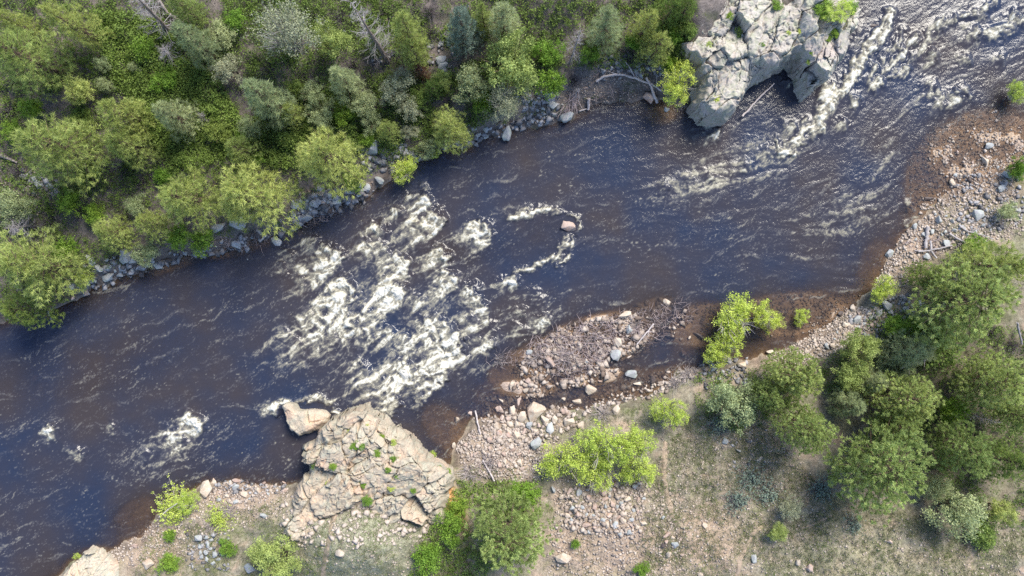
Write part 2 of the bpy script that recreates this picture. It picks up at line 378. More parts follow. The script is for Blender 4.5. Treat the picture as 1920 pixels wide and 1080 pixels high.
# flow direction field (degrees in photo pixels, y down), blended from a few places
FLOW = [(1850, 60, 160), (1620, 100, 125), (1550, 230, 130), (1400, 350, 165), (1150, 400, 172), (950, 480, 165), (760, 520, 142), (650, 620, 140), (800, 680, 150), (450, 640, 158), (250, 760, 160), (100, 850, 160), (1500, 520, 185), (300, 540, 158), (850, 330, 160)]
sx = np.zeros_like(U); sy = np.zeros_like(U)
for a, b, t in FLOW:
    w = 1.0 / (((U - a) ** 2 + (V - b) ** 2) + 60 ** 2) ** 1.5
    sx += w * math.cos(R(t)); sy += w * math.sin(R(t))
l = np.hypot(sx, sy); fxp, fyp = sx / l, sy / l
turb = fbm(WX * 0.55, WY * 0.55, 3, 101) * 1.1 + fbm(WX * 1.7, WY * 1.7, 2, 103) * 0.9
# foam features --------------------------------------------------
E = np.zeros_like(U); HUMP = np.zeros_like(U)
wu = fbm(WX * 0.9, WY * 0.9, 3, 111); wv = fbm(WX * 0.9, WY * 0.9, 3, 113); wu2 = fbm(WX * 3.0, WY * 3.0, 3, 115); wv2 = fbm(WX * 3.0, WY * 3.0, 3, 117)
UU = U + wu * 13 + wu2 * 7; VV = V + wv * 13 + wv2 * 7
def crest(cx, cy, w, Ln, amp, ang=142, k=0.4):
    global E, HUMP
    c, s = math.cos(R(ang)), math.sin(R(ang)); du = UU - cx; dv = VV - cy
    a = du * c + dv * s; t = -du * s + dv * c
    a = a - k * t * t / w + 4
    f = sstep(-4, 6, a) * np.exp(-np.clip(a - 0.5 * Ln, 0, None) / (1.0 * Ln)) * np.exp(-(t / (1.15 * w)) ** 4)
    E = np.maximum(E, amp * f)
    HUMP = np.maximum(HUMP, amp * sstep(-14, 8, a) * np.exp(-np.clip(a, 0, None) / (0.5 * Ln)) * np.exp(-(t / w) ** 2))
CRESTS = [(825, 405, 22, 42, 1.0), (800, 375, 17, 40, .9), (790, 425, 24, 50, .75), (912, 425, 24, 40, 1.0, 140), (833, 474, 21, 40, 1.0), (757, 488, 24, 46, .9), (850, 520, 19, 45, .9, 140), (748, 535, 28, 62, 1.1, 138), (893, 545, 22, 30, .8, 125), (903, 570, 22, 28, .85, 130), (884, 600, 24, 30, .6, 120), (858, 630, 44, 62, 1.15, 150), (820, 605, 28, 50, .9, 135), (828, 690, 30, 58, 1.05, 150), (768, 695, 30, 55, 1.05, 155), (660, 605, 20, 40, 1.0, 140), (655, 532, 26, 48, 1.05, 135), (640, 560, 32, 72, .95, 138), (615, 600, 38, 75, .72, 140), (733, 625, 22, 35, .7, 150), (700, 590, 34, 70, .62, 140), (966, 525, 13, 22, .9, 130), (1022, 598, 15, 30, .8, 140), (985, 585, 18, 25, .5, 140), (918, 645, 20, 32, .85, 150), (745, 398, 15, 22, .75), (716, 427, 18, 30, .8), (690, 458, 20, 32, .72), (720, 465, 22, 40, .6), (632, 470, 22, 46, .95, 140), (610, 495, 26, 55, .8, 140), (590, 455, 17, 35, .55, 150), (570, 525, 14, 34, .55, 155), (560, 640, 40, 55, .45, 145), (740, 735, 40, 55, .72, 160), (690, 700, 30, 45, .62, 165), (372, 790, 24, 34, 1.15, 145), (340, 815, 28, 42, .72, 140), (270, 855, 18, 30, .4, 140), (98, 803, 13, 22, .95, 130), (140, 845, 14, 20, .5, 130), (520, 770, 11, 28, .85, 185), (775, 640, 22, 40, .75, 150), (790, 560, 20, 40, .6, 140), (695, 620, 20, 36, .7, 145),
          (775, 368, 12, 30, .6, 120), (1690, 92, 12, 24, .7, 140), (1716, 74, 11, 26, .65, 150), (1748, 104, 13, 24, .65, 135), (1762, 46, 10, 26, .65, 160), (1792, 34, 10, 26, .6, 165), (1832, 62, 12, 30, .7, 165), (1872, 58, 12, 26, .65, 165), (1905, 32, 11, 24, .7, 160), (1652, 152, 11, 24, .65, 140), (1640, 128, 10, 22, .6, 130), (1606, 188, 10, 22, .55, 135), (1582, 232, 10, 20, .5, 140), (1795, 182, 13, 26, .7, 160), (1748, 168, 11, 22, .6, 130), (1766, 196, 12, 20, .6, 150), (1700, 130, 11, 24, .55, 140), (1812, 110, 12, 24, .5, 160), (1880, 110, 12, 26, .45, 165), (1850, 20, 10, 26, .5, 165), (1490, 240, 14, 26, .5, 150), (1440, 285, 12, 30, .5, 160), (1400, 310, 12, 34, .5, 160), (1335, 335, 12, 36, .5, 165), (1290, 335, 10, 30, .45, 165), (1250, 350, 10, 26, .4, 165), (545, 480, 18, 30, .4, 150), (870, 680, 12, 20, .5, 140), (940, 530, 12, 20, .55, 130), (790, 750, 20, 25, .4, 170), (925, 610, 30, 30, .35, 150), (975, 620, 24, 30, .4, 150), (1010, 560, 30, 40, .3, 150), (155, 850, 8, 14, .6, 140), (210, 800, 9, 15, .45, 150), (1345, 246, 14, 26, .85, 150), (1480, 150, 10, 10, .7, 120), (1590, 40, 10, 12, .5, 120), (530, 500, 14, 22, .45, 160)]
for a in CRESTS: crest(*a)
def ribbon(pts, w, amp, hump=0.4):
    global E, HUMP
    best = np.full(U.shape, 1e9)
    for (ax, ay), (bx, by) in zip(pts[:-1], pts[1:]):
        dx, dy = bx - ax, by - ay
        t = np.clip(((UU - ax) * dx + (VV - ay) * dy) / (dx * dx + dy * dy), 0, 1)
        best = np.minimum(best, (UU - ax - t * dx) ** 2 + (VV - ay - t * dy) ** 2)
    f = np.exp(-best / (w * w)); E = np.maximum(E, amp * f); HUMP = np.maximum(HUMP, hump * amp * f)
for a in [([(1668, 25), (1655, 70), (1615, 110), (1598, 150), (1560, 185)], 11, 1.0), ([(1645, 60), (1612, 105), (1590, 145)], 9, .85), ([(1553, 165), (1547, 205), (1535, 235)], 13, 1.05), ([(1535, 235), (1500, 260), (1470, 285)], 11, .9), ([(1450, 265), (1458, 283), (1485, 290)], 7, .85), ([(1515, 225), (1495, 262)], 8, .6), ([(1635, 125), (1625, 150), (1640, 165)], 10, .55), ([(1690, 60), (1680, 95), (1670, 130)], 8, .55), ([(1745, 60), (1735, 85), (1710, 110)], 9, .55), ([(1860, 5), (1840, 25), (1790, 30), (1760, 55)], 9, .65), ([(1920, 40), (1880, 60), (1840, 68)], 10, .65), ([(1910, 20), (1902, 30)], 8, .5), ([(1740, 155), (1760, 180), (1785, 200)], 11, .6), ([(1800, 165), (1818, 180)], 9, .55), ([(1600, 180), (1605, 195)], 9, .5), ([(1660, 95), (1655, 130), (1690, 140)], 10, .45),
          ([(1050, 400), (1030, 392), (990, 398), (960, 412)], 8, .75), ([(1060, 455), (1040, 485), (1000, 500), (970, 510)], 8, .8), ([(1073, 445), (1068, 480), (1045, 498)], 4, .6), ([(1062, 398), (1085, 415), (1083, 440)], 3, .5), ([(505, 757), (545, 756)], 7, .7), ([(555, 752), (600, 745), (628, 760), (632, 775)], 6, .75), ([(590, 750), (615, 758)], 7, .6),
          ([(1705, 375), (1718, 400), (1700, 425)], 9, .5), ([(1845, 340), (1830, 355), (1815, 365)], 12, .62), ([(800, 470), (810, 380), (790, 350)], 6, .3), ([(1600, 100), (1612, 60)], 12, .3)]: ribbon(*a)
# broad aerated or rippled water; white wave glints near the gravel shore painted as foam
DIFF = [(670, 590, 190, 125, -40, .36), (800, 580, 130, 140, 0, .32), (1330, 330, 140, 45, -20, .46), (1440, 290, 100, 60, -30, .42), (1290, 360, 90, 40, -10, .30), (1640, 260, 90, 100, 0, .16), (1780, 80, 190, 90, 0, .27), (1700, 180, 110, 70, 0, .22), (1000, 580, 120, 60, 10, .26), (320, 835, 120, 60, -30, .36), (560, 640, 130, 60, -30, .32), (1100, 560, 100, 30, 0, .2), (1580, 400, 130, 70, -25, .34), (1660, 310, 40, 90, 10, .30), (960, 400, 80, 40, 0, .2), (560, 490, 80, 50, -30, .22), (700, 735, 140, 40, 0, .32), (900, 690, 60, 40, 0, .25), (1840, 345, 25, 20, 0, .45)]
for a in DIFF: E = np.maximum(E, a[5] * np.exp(-((((U - a[0]) * math.cos(R(a[4])) + (V - a[1]) * math.sin(R(a[4]))) / a[2]) ** 2 + ((-(U - a[0]) * math.sin(R(a[4])) + (V - a[1]) * math.cos(R(a[4]))) / a[3]) ** 2)))
# line-integral convolution of noise along the current = streaky water
def lic(src, length, turb_amt, back=0.5):
    ny, nx = src.shape; acc = np.zeros_like(src); wsum = 0
    c, s = np.cos(turb * turb_amt), np.sin(turb * turb_amt)
    vx = fxp * c - fyp * s; vy = fxp * s + fyp * c
    n = int(length / WS)
    for sgn in (1, -1):
        ix = np.tile(np.arange(nx, dtype=float), (ny, 1)); iy = np.tile(np.arange(ny, dtype=float)[:, None], (1, nx))
        for k in range(n):
            a = np.clip(ix, 0, nx - 1).astype(int); b = np.clip(iy, 0, ny - 1).astype(int)
            wk = 1 - k / n; acc += src[b, a] * wk; wsum += wk
            ix = ix + sgn * vx[b, a]; iy = iy - sgn * vy[b, a]
    acc /= wsum
    return (acc - acc.mean()) / acc.std()
ws1 = noise2(WX * 5.0, WY * 5.0, 121) + 0.7 * rng.standard_normal(WX.shape)
ws2 = noise2(WX * 2.2, WY * 2.2, 123) + 0.5 * noise2(WX * 6, WY * 6, 125)
L1 = lic(ws1, 0.6, 1.3); L2 = lic(ws2, 2.4, 0.75)
L0 = lic(rng.standard_normal(WX.shape), 0.22, 1.2)
RG = fbm(WX * 1.5 + wu * 0.9, WY * 1.5 + wv * 0.9, 5, 131, 0.6, True)
RG = (RG - RG.mean()) / RG.std()
tex_n = 0.50 * L1 + 0.70 * L2 + 0.50 * RG
tex_n = tex_n / tex_n.std()
Ew = E * (1 + 0.22 * RG) + 0.07 * L2 * sstep(0.1, 0.5, E)
body = 0.54 * sstep(0.20, 0.95, Ew + 0.05 * L1 * sstep(0.1, 0.5, E))
fil = sstep(-1.3, 2.3, tex_n * 1.25 - 2.3 + Ew * 3.1 - 1.6 * (1 - sstep(0.0, 0.32, E))) * (0.55 + 0.45 * sstep(0.25, 0.85, E))
foam = body + (1 - body) * fil
foam = np.maximum(foam, sstep(0.58, 1.10, Ew + 0.07 * L1 + 0.05 * L2) * (0.80 + 0.08 * L2 + 0.08 * L1))
silk_m = 0.25 + 0.75 * sstep(-0.15, 0.35, fbm(WX * 0.16, WY * 0.28, 3, 171)); silk_m = np.maximum(silk_m, sstep(0.05, 0.3, E))
foam = np.maximum(foam, 0.34 * sstep(1.0, 2.6, 0.85 * L1 + 0.55 * L2) * silk_m + 0.22 * sstep(1.5, 3.0, L0 + 0.4 * L2) * silk_m)
foam = np.clip(foam, 0, 1)
# thin foam threads on the calm water
T1 = np.abs(fbm(WX * 0.16 + wu * 0.22, WY * 0.30 + wv * 0.22, 3, 141)); T2 = sstep(-0.1, 0.9, fbm(WX * 2.4, WY * 2.4, 2, 143))
calm = np.zeros_like(U)
for a in [(1150, 330, 260, 110, .9), (1400, 250, 130, 70, .5), (250, 900, 260, 110, .55), (480, 850, 130, 50, .8), (350, 640, 240, 100, .5), (1250, 440, 220, 90, .6), (900, 350, 120, 50, .6), (1600, 450, 120, 80, .5)]:
    calm = np.maximum(calm, a[4] * np.exp(-(((U - a[0]) / a[2]) ** 2 + ((V - a[1]) / a[3]) ** 2)))
thread = sstep(0.030, 0.0, T1) * sstep(0.15, 0.8, noise2(WX * 5.5, WY * 5.5, 145) + 0.5 * T2) * np.clip(calm * 1.2, 0, 1)
foam = np.maximum(foam, thread * 0.75)
fleck = sstep(2.0, 3.4, L0 + 0.35 * L1 + 0.3 * RG) * (0.16 + 0.45 * sstep(0.0, 0.3, E) + 0.30 * sstep(0.0, 0.5, fbm(WX * 0.25, WY * 0.4, 3, 147))) 
foam = np.maximum(foam, fleck)
gdep = -bil(TZ, WX, WY)
foam = foam * sstep(-0.02, 0.06, gdep)
dep = np.clip(gdep, 0, 3)
rough_w = 0.50 + 0.45 * np.clip(E * 1.6, 0, 1)
for a in [(1600, 360, 110, 90, 1.0), (1700, 180, 160, 120, .5), (820, 740, 80, 60, .7), (1560, 240, 100, 80, .8), (870, 310, 130, 40, .5), (300, 540, 250, 60, .25)]:
    rough_w = np.maximum(rough_w, a[4] * np.exp(-(((U - a[0]) / a[2]) ** 2 + ((V - a[1]) / a[3]) ** 2)))
# ripples lie across the current
rp1 = lic(noise2(WX * 3.4, WY * 3.4, 151), 0.30, 1.2); rp2 = noise2(WX * 7.0 + wu2 * 2, WY * 7.0 + wv2 * 2, 153)
rip = 0.12 * rp1 + 0.60 * rp2 + 0.35 * noise2(WX * 12 + wu2, WY * 12 + wv2, 157) + 0.5 * noise2(WX * 1.6 + wu, WY * 1.9 + wv, 155)
WZ = 0.013 * rough_w * rip + 0.006 * L2 * rough_w + 0.004 * L1 * rough_w + HUMP * 0.55 + 0.17 * foam * np.clip(E, 0, 1) ** 2 * (0.5 + 0.30 * RG + 0.12 * L2) + 0.035 * fbm(WX * 0.7, WY * 0.7, 3, 161) * rough_w
fade = sstep(0.0, 0.5, gdep)
WZ = WZ * (0.15 + 0.85 * fade)
pad = np.array([1.5, 5, 12, 30, 70, 150, 320])
ax = np.concatenate([wx[0] - pad[::-1], wx, wx[-1] + pad]); ay = np.concatenate([wy[0] - pad[::-1], wy, wy[-1] + pad])
P7 = len(pad); AX, AY = np.meshgrid(ax, ay)
AZ = np.pad(WZ, P7, constant_values=0.0); AF = np.pad(foam, P7, mode='edge'); AD = np.pad(dep, P7, mode='edge'); AG = np.pad(-gdep, P7, constant_values=-1.0)
ok = AG < 0.35
kq = ok[:-1, :-1] | ok[1:, :-1] | ok[:-1, 1:] | ok[1:, 1:]
v, f, used = compact(np.stack([AX, AY, AZ], -1).reshape(-1, 3), grid_faces(*AX.shape, kq))
mb = MB(); mb.add(v, f)
mw, nt, N, L, out = new_mat('dark_river_water_with_foam')
f0 = attr(nt, 'foam').outputs['Fac']; d0 = attr(nt, 'depth').outputs['Fac']
fn = tex(nt, 16.0, 5.0, 0.75)
ff = math_(nt, 'ADD', f0, math_(nt, 'MULTIPLY', math_(nt, 'SUBTRACT', fn.outputs['Fac'], 0.5), math_(nt, 'MULTIPLY', math_(nt, 'MINIMUM', f0, 0.5), 1.0)), True)
op = math_(nt, 'SUBTRACT', 1.0, math_(nt, 'POWER', 2.718, math_(nt, 'MULTIPLY', d0, -2.0)), True)
big = tex(nt, 0.16, 3.0, 0.5)
murk_and_sky = mixc(nt, ramp(nt, big.outputs['Fac'], [(0.36, 0.0), (0.64, 1.0)]), (0.019, 0.026, 0.050), (0.040, 0.033, 0.035))  # brown murk, plus blue sky reflection painted into the water colour
tr = N.new('ShaderNodeBsdfTransparent'); tr.inputs[0].default_value = (0.79, 0.73, 0.66, 1)
df = N.new('ShaderNodeBsdfDiffuse'); L.new(murk_and_sky, df.inputs[0])
m1 = N.new('ShaderNodeMixShader'); L.new(op, m1.inputs[0]); L.new(tr.outputs[0], m1.inputs[1]); L.new(df.outputs[0], m1.inputs[2])
gl = N.new('ShaderNodeBsdfGlossy'); gl.inputs['Roughness'].default_value = 0.17
rn = tex(nt, 5.5, 4.0, 0.6)
nrm = bump(nt, rn.outputs['Fac'], 0.35, 0.06); L.new(nrm, gl.inputs['Normal'])
fr = N.new('ShaderNodeFresnel'); fr.inputs[0].default_value = 1.38; L.new(nrm, fr.inputs[1])
m2 = N.new('ShaderNodeMixShader'); L.new(fr.outputs[0], m2.inputs[0]); L.new(m1.outputs[0], m2.inputs[1]); L.new(gl.outputs[0], m2.inputs[2])
fc = ramp(nt, ff, [(0.0, (0.26, 0.26, 0.27)), (0.35, (0.30, 0.280, 0.220)), (0.7, (0.40, 0.375, 0.295)), (1.0, (0.60, 0.585, 0.53))])
fd = N.new('ShaderNodeBsdfDiffuse'); L.new(fc, fd.inputs[0]); L.new(bump(nt, fn.outputs['Fac'], 0.7, 0.08), fd.inputs['Normal'])
m3 = N.new('ShaderNodeMixShader'); L.new(ramp(nt, ff, [(0.0, 0.0), (0.30, 0.42), (0.85, 1.0)]), m3.inputs[0]); L.new(m2.outputs[0], m3.inputs[1]); L.new(fd.outputs[0], m3.inputs[2])
L.new(m3.outputs[0], out.inputs[0])
rv = mb.build('river', mw, smooth=True)
for nme, A in (('foam', AF), ('depth', AD)):
    q = rv.data.attributes.new(nme, 'FLOAT', 'POINT'); q.data.foreach_set('value', A.ravel()[used].astype(np.float32))
tag(rv, 'dark brown-blue river with cream whitewater rapids running across the view', 'river', kind='structure')

# ------------------------------------------------------------------ bedrock outcrops
def outcrop(name, poly, zmax, mat, label, cat, seed, a_steep=0.8, big=1.7, small=0.6, aniso=(25, 1.6), tilt=0.3, crk=0.28, res=0.05, dome=0.35, group=None, lean=(0, 0), low=None, wob=1.0):
    r = np.random.default_rng(seed)
    P = np.array([((a - 960) * S, (540 - b) * S) for a, b in poly]) * (H - zmax * 0.55) / H
    lo, hi = P.min(0) - 0.5, P.max(0) + 0.5
    X, Y = np.meshgrid(np.arange(lo[0], hi[0], res), np.arange(lo[1], hi[1], res))
    Pc = np.vstack([P, P[:1]])
    def sdf(x, y):
        d = seg_dist(x, y, Pc); s = np.where(inside(x, y, P), d, -d)
        return s + (fbm(x * 0.9, y * 0.9, 3, seed) * 0.28 + fbm(x * 3.0, y * 3.0, 3, seed + 3) * 0.10) * wob
    def base(x, y, sd):
        h = zmax * (1 - dome) * sstep(0, a_steep, sd) + zmax * dome * (1 - np.exp(-np.clip(sd, 0, None) / 1.6))
        h = h + (x - P[:, 0].mean()) * lean[0] + (y - P[:, 1].mean()) * lean[1]
        if low:
            for (px, py, rr, amt) in low:
                qx, qy = (px - 960) * S * (H - zmax * 0.5) / H, (540 - py) * S * (H - zmax * 0.5) / H
                h = h - amt * np.exp(-((x - qx) ** 2 + (y - qy) ** 2) / (rr * S) ** 2)
        return h
    sd = sdf(X, Y); c, s = math.cos(R(aniso[0])), math.sin(R(aniso[0]))
    xw = X + fbm(X * 0.6, Y * 0.6, 3, seed + 5) * 0.18; yw = Y + fbm(X * 0.6, Y * 0.6, 3, seed + 7) * 0.18
    ext = hi - lo
    def cells(sp, amp_t, amp_o, jseed):
        n = max(6, int(ext[0] * ext[1] / (sp * sp)))
        q = lo + r.random((n, 2)) * ext
        d1 = np.full(X.shape, 1e9); d2 = d1.copy(); idx = np.zeros(X.shape, int)
        for k in range(n):
            dx, dy = xw - q[k, 0], yw - q[k, 1]
            u = dx * c + dy * s; w = (-dx * s + dy * c) * aniso[1]
            d = np.sqrt(u * u + w * w)
            m = d < d1
            d2 = np.where(m, d1, np.minimum(d2, d)); idx[m] = k; d1 = np.where(m, d, d1)
        tl = r.normal(0, amp_t, (n, 2)); off = r.uniform(-amp_o, amp_o, n); tn = r.random(n)
        return q, idx, d2 - d1, tl, off, tn
    qb, ib, gb, tb, ob, tnb = cells(big, tilt, 0.22, 1); qs, is_, gs, ts, os_, tns = cells(small, tilt * 0.9, 0.09, 2); qf, if_, gf, tf, of_, tnf = cells(small * 0.45, tilt * 1.0, 0.055, 3)
    bb = base(X, Y, sd); sq = sdf(qb[:, 0], qb[:, 1]); bq = base(qb[:, 0], qb[:, 1], sq)
    z = 0.42 * bb + 0.58 * np.where(bq[ib] > 0.2 * zmax, bq[ib], bb) + (X - qb[ib, 0]) * tb[ib, 0] + (Y - qb[ib, 1]) * tb[ib, 1] + ob[ib]
    z = z + 0.5 * ((X - qs[is_, 0]) * ts[is_, 0] + (Y - qs[is_, 1]) * ts[is_, 1]) + os_[is_] + 0.7 * ((X - qf[if_, 0]) * tf[if_, 0] + (Y - qf[if_, 1]) * tf[if_, 1]) + of_[if_]
    z = z - crk * 1.4 * np.exp(-(gb / 0.055) ** 2) * (0.3 + 0.7 * sstep(-0.3, 0.3, fbm(X, Y, 2, seed + 9))) - crk * 0.7 * np.exp(-(gs / 0.035) ** 2) * sstep(-0.05, 0.35, fbm(X * 0.45, Y * 0.45, 2, seed + 12))
    z = z + fbm(X * 1.4, Y * 1.4, 5, seed + 13, 0.55) * 0.10 + fbm(X * 5, Y * 5, 4, seed + 15, 0.6, True) * 0.055
    e = sstep(-0.05, 0.25, sd)
    z = z * e - (1 - e) * 1.6
    keep = (sd > -0.25)
    kq = keep[:-1, :-1] & keep[1:, 1:] & keep[1:, :-1] & keep[:-1, 1:]
    v, f, u = compact(np.stack([X, Y, z], -1).reshape(-1, 3), grid_faces(*X.shape, kq))
    v = v + np.stack([noise3(v * 0.9 + 7, seed) * .22 + noise3(v * 2.6, seed + 1) * .12, noise3(v * 0.9 - 5, seed + 2) * .22 + noise3(v * 2.6 + 3, seed + 3) * .12, 0 * v[:, 0]], -1) * min(1.0, zmax / 2.5)
    tint = np.clip(0.6 * tnb[ib] + 0.28 * tns[is_] + 0.14 * tnf[if_] + 0.2 * fbm(X * 0.5, Y * 0.5, 2, seed + 17), 0, 1)
    mb = MB(); mb.add(v, f, tint.ravel()[u]); o = mb.build(name, mat)
    tag(o, label, cat, group)
    return lambda px, py: _top(o, X, Y, z, px, py)
def _top(o, X, Y, z, px, py):
    x = (px - 960) * S; y = (540 - py) * S; h = 2.0
    for _ in range(6):
        k = (H - h) / H
        j = int(np.clip(round((y * k - Y[0, 0]) / (Y[1, 0] - Y[0, 0])), 0, X.shape[0] - 1)); i = int(np.clip(round((x * k - X[0, 0]) / (X[0, 1] - X[0, 0])), 0, X.shape[1] - 1))
        h = max(z[j, i], 0)
    return X[j, i], Y[j, i], h
top_cliff = outcrop('granite_cliff', [(1262, -40), (1256, 20), (1258, 60), (1254, 110), (1276, 128), (1296, 128), (1302, 160), (1294, 200), (1318, 222), (1338, 234), (1362, 232), (1384, 214), (1400, 190), (1420, 165), (1440, 152), (1460, 139), (1476, 126), (1488, 117), (1495, 130), (1503, 156), (1516, 176), (1524, 178), (1548, 156), (1574, 134), (1592, 110), (1604, 84), (1606, 46), (1612, 10), (1620, -40)], 4.1, M['cliff'], 'big lichen-grey granite cliff with a dark notch standing in the river bend', 'cliff', 31, 0.75, 1.7, 0.62, (70, 1.5), 0.26, 0.34, 0.045, 0.22, lean=(-0.02, 0.10), low=[(1412, 162, 30, 1.6), (1350, 160, 40, 0.5), (1340, 70, 40, 0.4)])
low_crop = outcrop('granite_outcrop', [(552, 852), (560, 836), (578, 830), (584, 812), (600, 797), (617, 786), (640, 772), (667, 763), (692, 758), (701, 772), (716, 783), (726, 796), (745, 800), (767, 812), (785, 832), (797, 848), (817, 862), (848, 878), (858, 902), (846, 925), (842, 955), (852, 990), (800, 1010), (750, 1000), (700, 995), (640, 1000), (600, 1020), (560, 1020), (530, 1000), (534, 940), (546, 910), (570, 890), (566, 872)], 3.4, M['outcrop'], 'large cream and pinkish granite outcrop jutting into the river before a footpath', 'outcrop', 57, 0.7, 1.75, 0.55, (35, 1.5), 0.26, 0.30, 0.045, 0.35, lean=(0, 0.17))
foot_crop = outcrop('granite_outcrop', [(95, 1095), (118, 1062), (140, 1045), (164, 1029), (188, 1029), (196, 1042), (215, 1048), (224, 1062), (224, 1095)], 1.6, M['outcrop'], 'small cream rock knob at the water below the gravel shore', 'outcrop', 63, 0.5, 1.3, 0.5, (40, 1.6), 0.25, 0.22, 0.045)
river_slab = outcrop('river_boulder', [(524, 758), (536, 750), (552, 754), (560, 766), (585, 764), (608, 768), (622, 778), (616, 798), (602, 810), (582, 818), (560, 824), (544, 816), (532, 798), (526, 778)], 1.3, M['outcrop'], 'large smooth cream boulder in the water against the tip of the granite outcrop', 'boulder', 71, 0.5, 2.6, 1.3, (10, 1.2), 0.10, 0.06, 0.04, wob=0.25)
north_crop = outcrop('granite_outcrop', [(985, -30), (986, 22), (1002, 36), (1020, 42), (1032, 62), (1048, 68), (1066, 58), (1080, 40), (1094, 12), (1100, -30)], 2.2, M['grey_rock'], 'blue-grey rock outcrop among trees at the upper picture edge', 'outcrop', 83, 0.7, 1.5, 0.5, (60, 1.6), 0.3, 0.28, 0.05, lean=(0, 0.15))
gully_crop = outcrop('granite_outcrop', [(1160, -30), (1163, 12), (1180, 30), (1205, 36), (1220, 26), (1228, 0), (1230, -30)], 2.2, M['grey_rock'], 'dark blue-grey rock outcrop between two olive trees at the upper picture edge', 'outcrop', 87, 0.7, 1.0, 0.4, (50, 1.5), 0.35, 0.3, 0.05, lean=(0, 0.1))
outcrop('granite_outcrop', [(1770, 1018), (1785, 1012), (1800, 1020), (1806, 1045), (1802, 1065), (1788, 1066), (1776, 1050)], 2.4, M['grey_rock'], 'grey lichen rock outcrop in dry grass below the grey-green bush', 'outcrop', 91, 0.4, 0.9, 0.4, (70, 1.5), 0.25, 0.2, 0.04)
outcrop('granite_outcrop', [(1818, 1010), (1836, 1000), (1852, 1010), (1850, 1030), (1848, 1052), (1832, 1054), (1826, 1034)], 2.4, M['cliff'], 'pale split rock outcrop in dry grass near the lower picture corner', 'outcrop', 95, 0.4, 0.9, 0.4, (30, 1.5), 0.25, 0.2, 0.04)

# ------------------------------------------------------------------ boulders and stones
def rock_mesh(name, seed, mat, rough=0.16, sub=2, flat=0.7):
    r = random.Random(seed); bm = bmesh.new()
    for _ in range(15):
        v = Vector((r.gauss(0, 1), r.gauss(0, 1), r.gauss(0, 1))).normalized() * r.uniform(0.82, 1.08)
        bm.verts.new((v.x, v.y * r.uniform(0.75, 0.95), v.z * flat))
    h = bmesh.ops.convex_hull(bm, input=bm.verts)
    bmesh.ops.delete(bm, geom=[g for g in h['geom_interior'] if isinstance(g, bmesh.types.BMVert)], context='VERTS')
    bmesh.ops.dissolve_limit(bm, angle_limit=R(14), verts=bm.verts, edges=bm.edges)
    bmesh.ops.bevel(bm, geom=list(bm.edges), offset=0.085, segments=2, profile=0.6, affect='EDGES', clamp_overlap=True)
    bmesh.ops.triangulate(bm, faces=bm.faces)
    for _ in range(sub - 1):
        bmesh.ops.subdivide_edges(bm, edges=bm.edges, cuts=1, use_grid_fill=True)
    bm.verts.index_update()
    v = np.array([q.co[:] for q in bm.verts]); f = np.array([[q.index for q in p.verts] for p in bm.faces if len(p.verts) == 3])
    bm.free()
    n = v / (np.linalg.norm(v, axis=1, keepdims=True) + 1e-6)
    v = v + n * (noise3(v * 1.6, seed)[:, None] * rough * 0.7 + noise3(v * 4.5, seed + 1)[:, None] * rough * 0.35)
    tint = np.clip(0.5 + 0.4 * noise3(v * 1.1, seed + 5) + r.uniform(-0.25, 0.25), 0, 1)
    mb = MB(); mb.add(v, f, tint); return mb.mesh(name, mat)
RK = {}
for kind, mat in (('g', 'grey_rock'), ('t', 'tan_rock'), ('p', 'pink_rock'), ('d', 'dark_rock')):
    RK[kind] = [rock_mesh('rock', 100 + 13 * k + ord(kind), M[mat], 0.15, 2, random.uniform(0.55, 0.8)) for k in range(7)]
rr = random.Random(5)
def put_rock(name, px, py, rad, kind, label, cat, group, asp=None, rot=None, sink=0.25, at=None):
    x, y, z = at if at else [float(q) for q in ground_at(px, py, 0.1)]
    wr = rad * S * (H - max(z, 0)) / H
    o = link(name, rr.choice(RK[kind]))
    a = asp or rr.uniform(0.7, 0.95)
    o.scale = (wr * 1.08, wr * a * 1.12, wr * rr.uniform(0.8, 1.05))
    o.rotation_euler = (rr.uniform(-.3, .3), rr.uniform(-.3, .3), R(-rot) if rot is not None else rr.uniform(0, 6.28))
    if at is None and z < 0: z = max(z, -0.30 - 0.15 * wr)
    o.location = (x, y, z + wr * (0.55 - sink))
    return tag(o, label, cat, group)
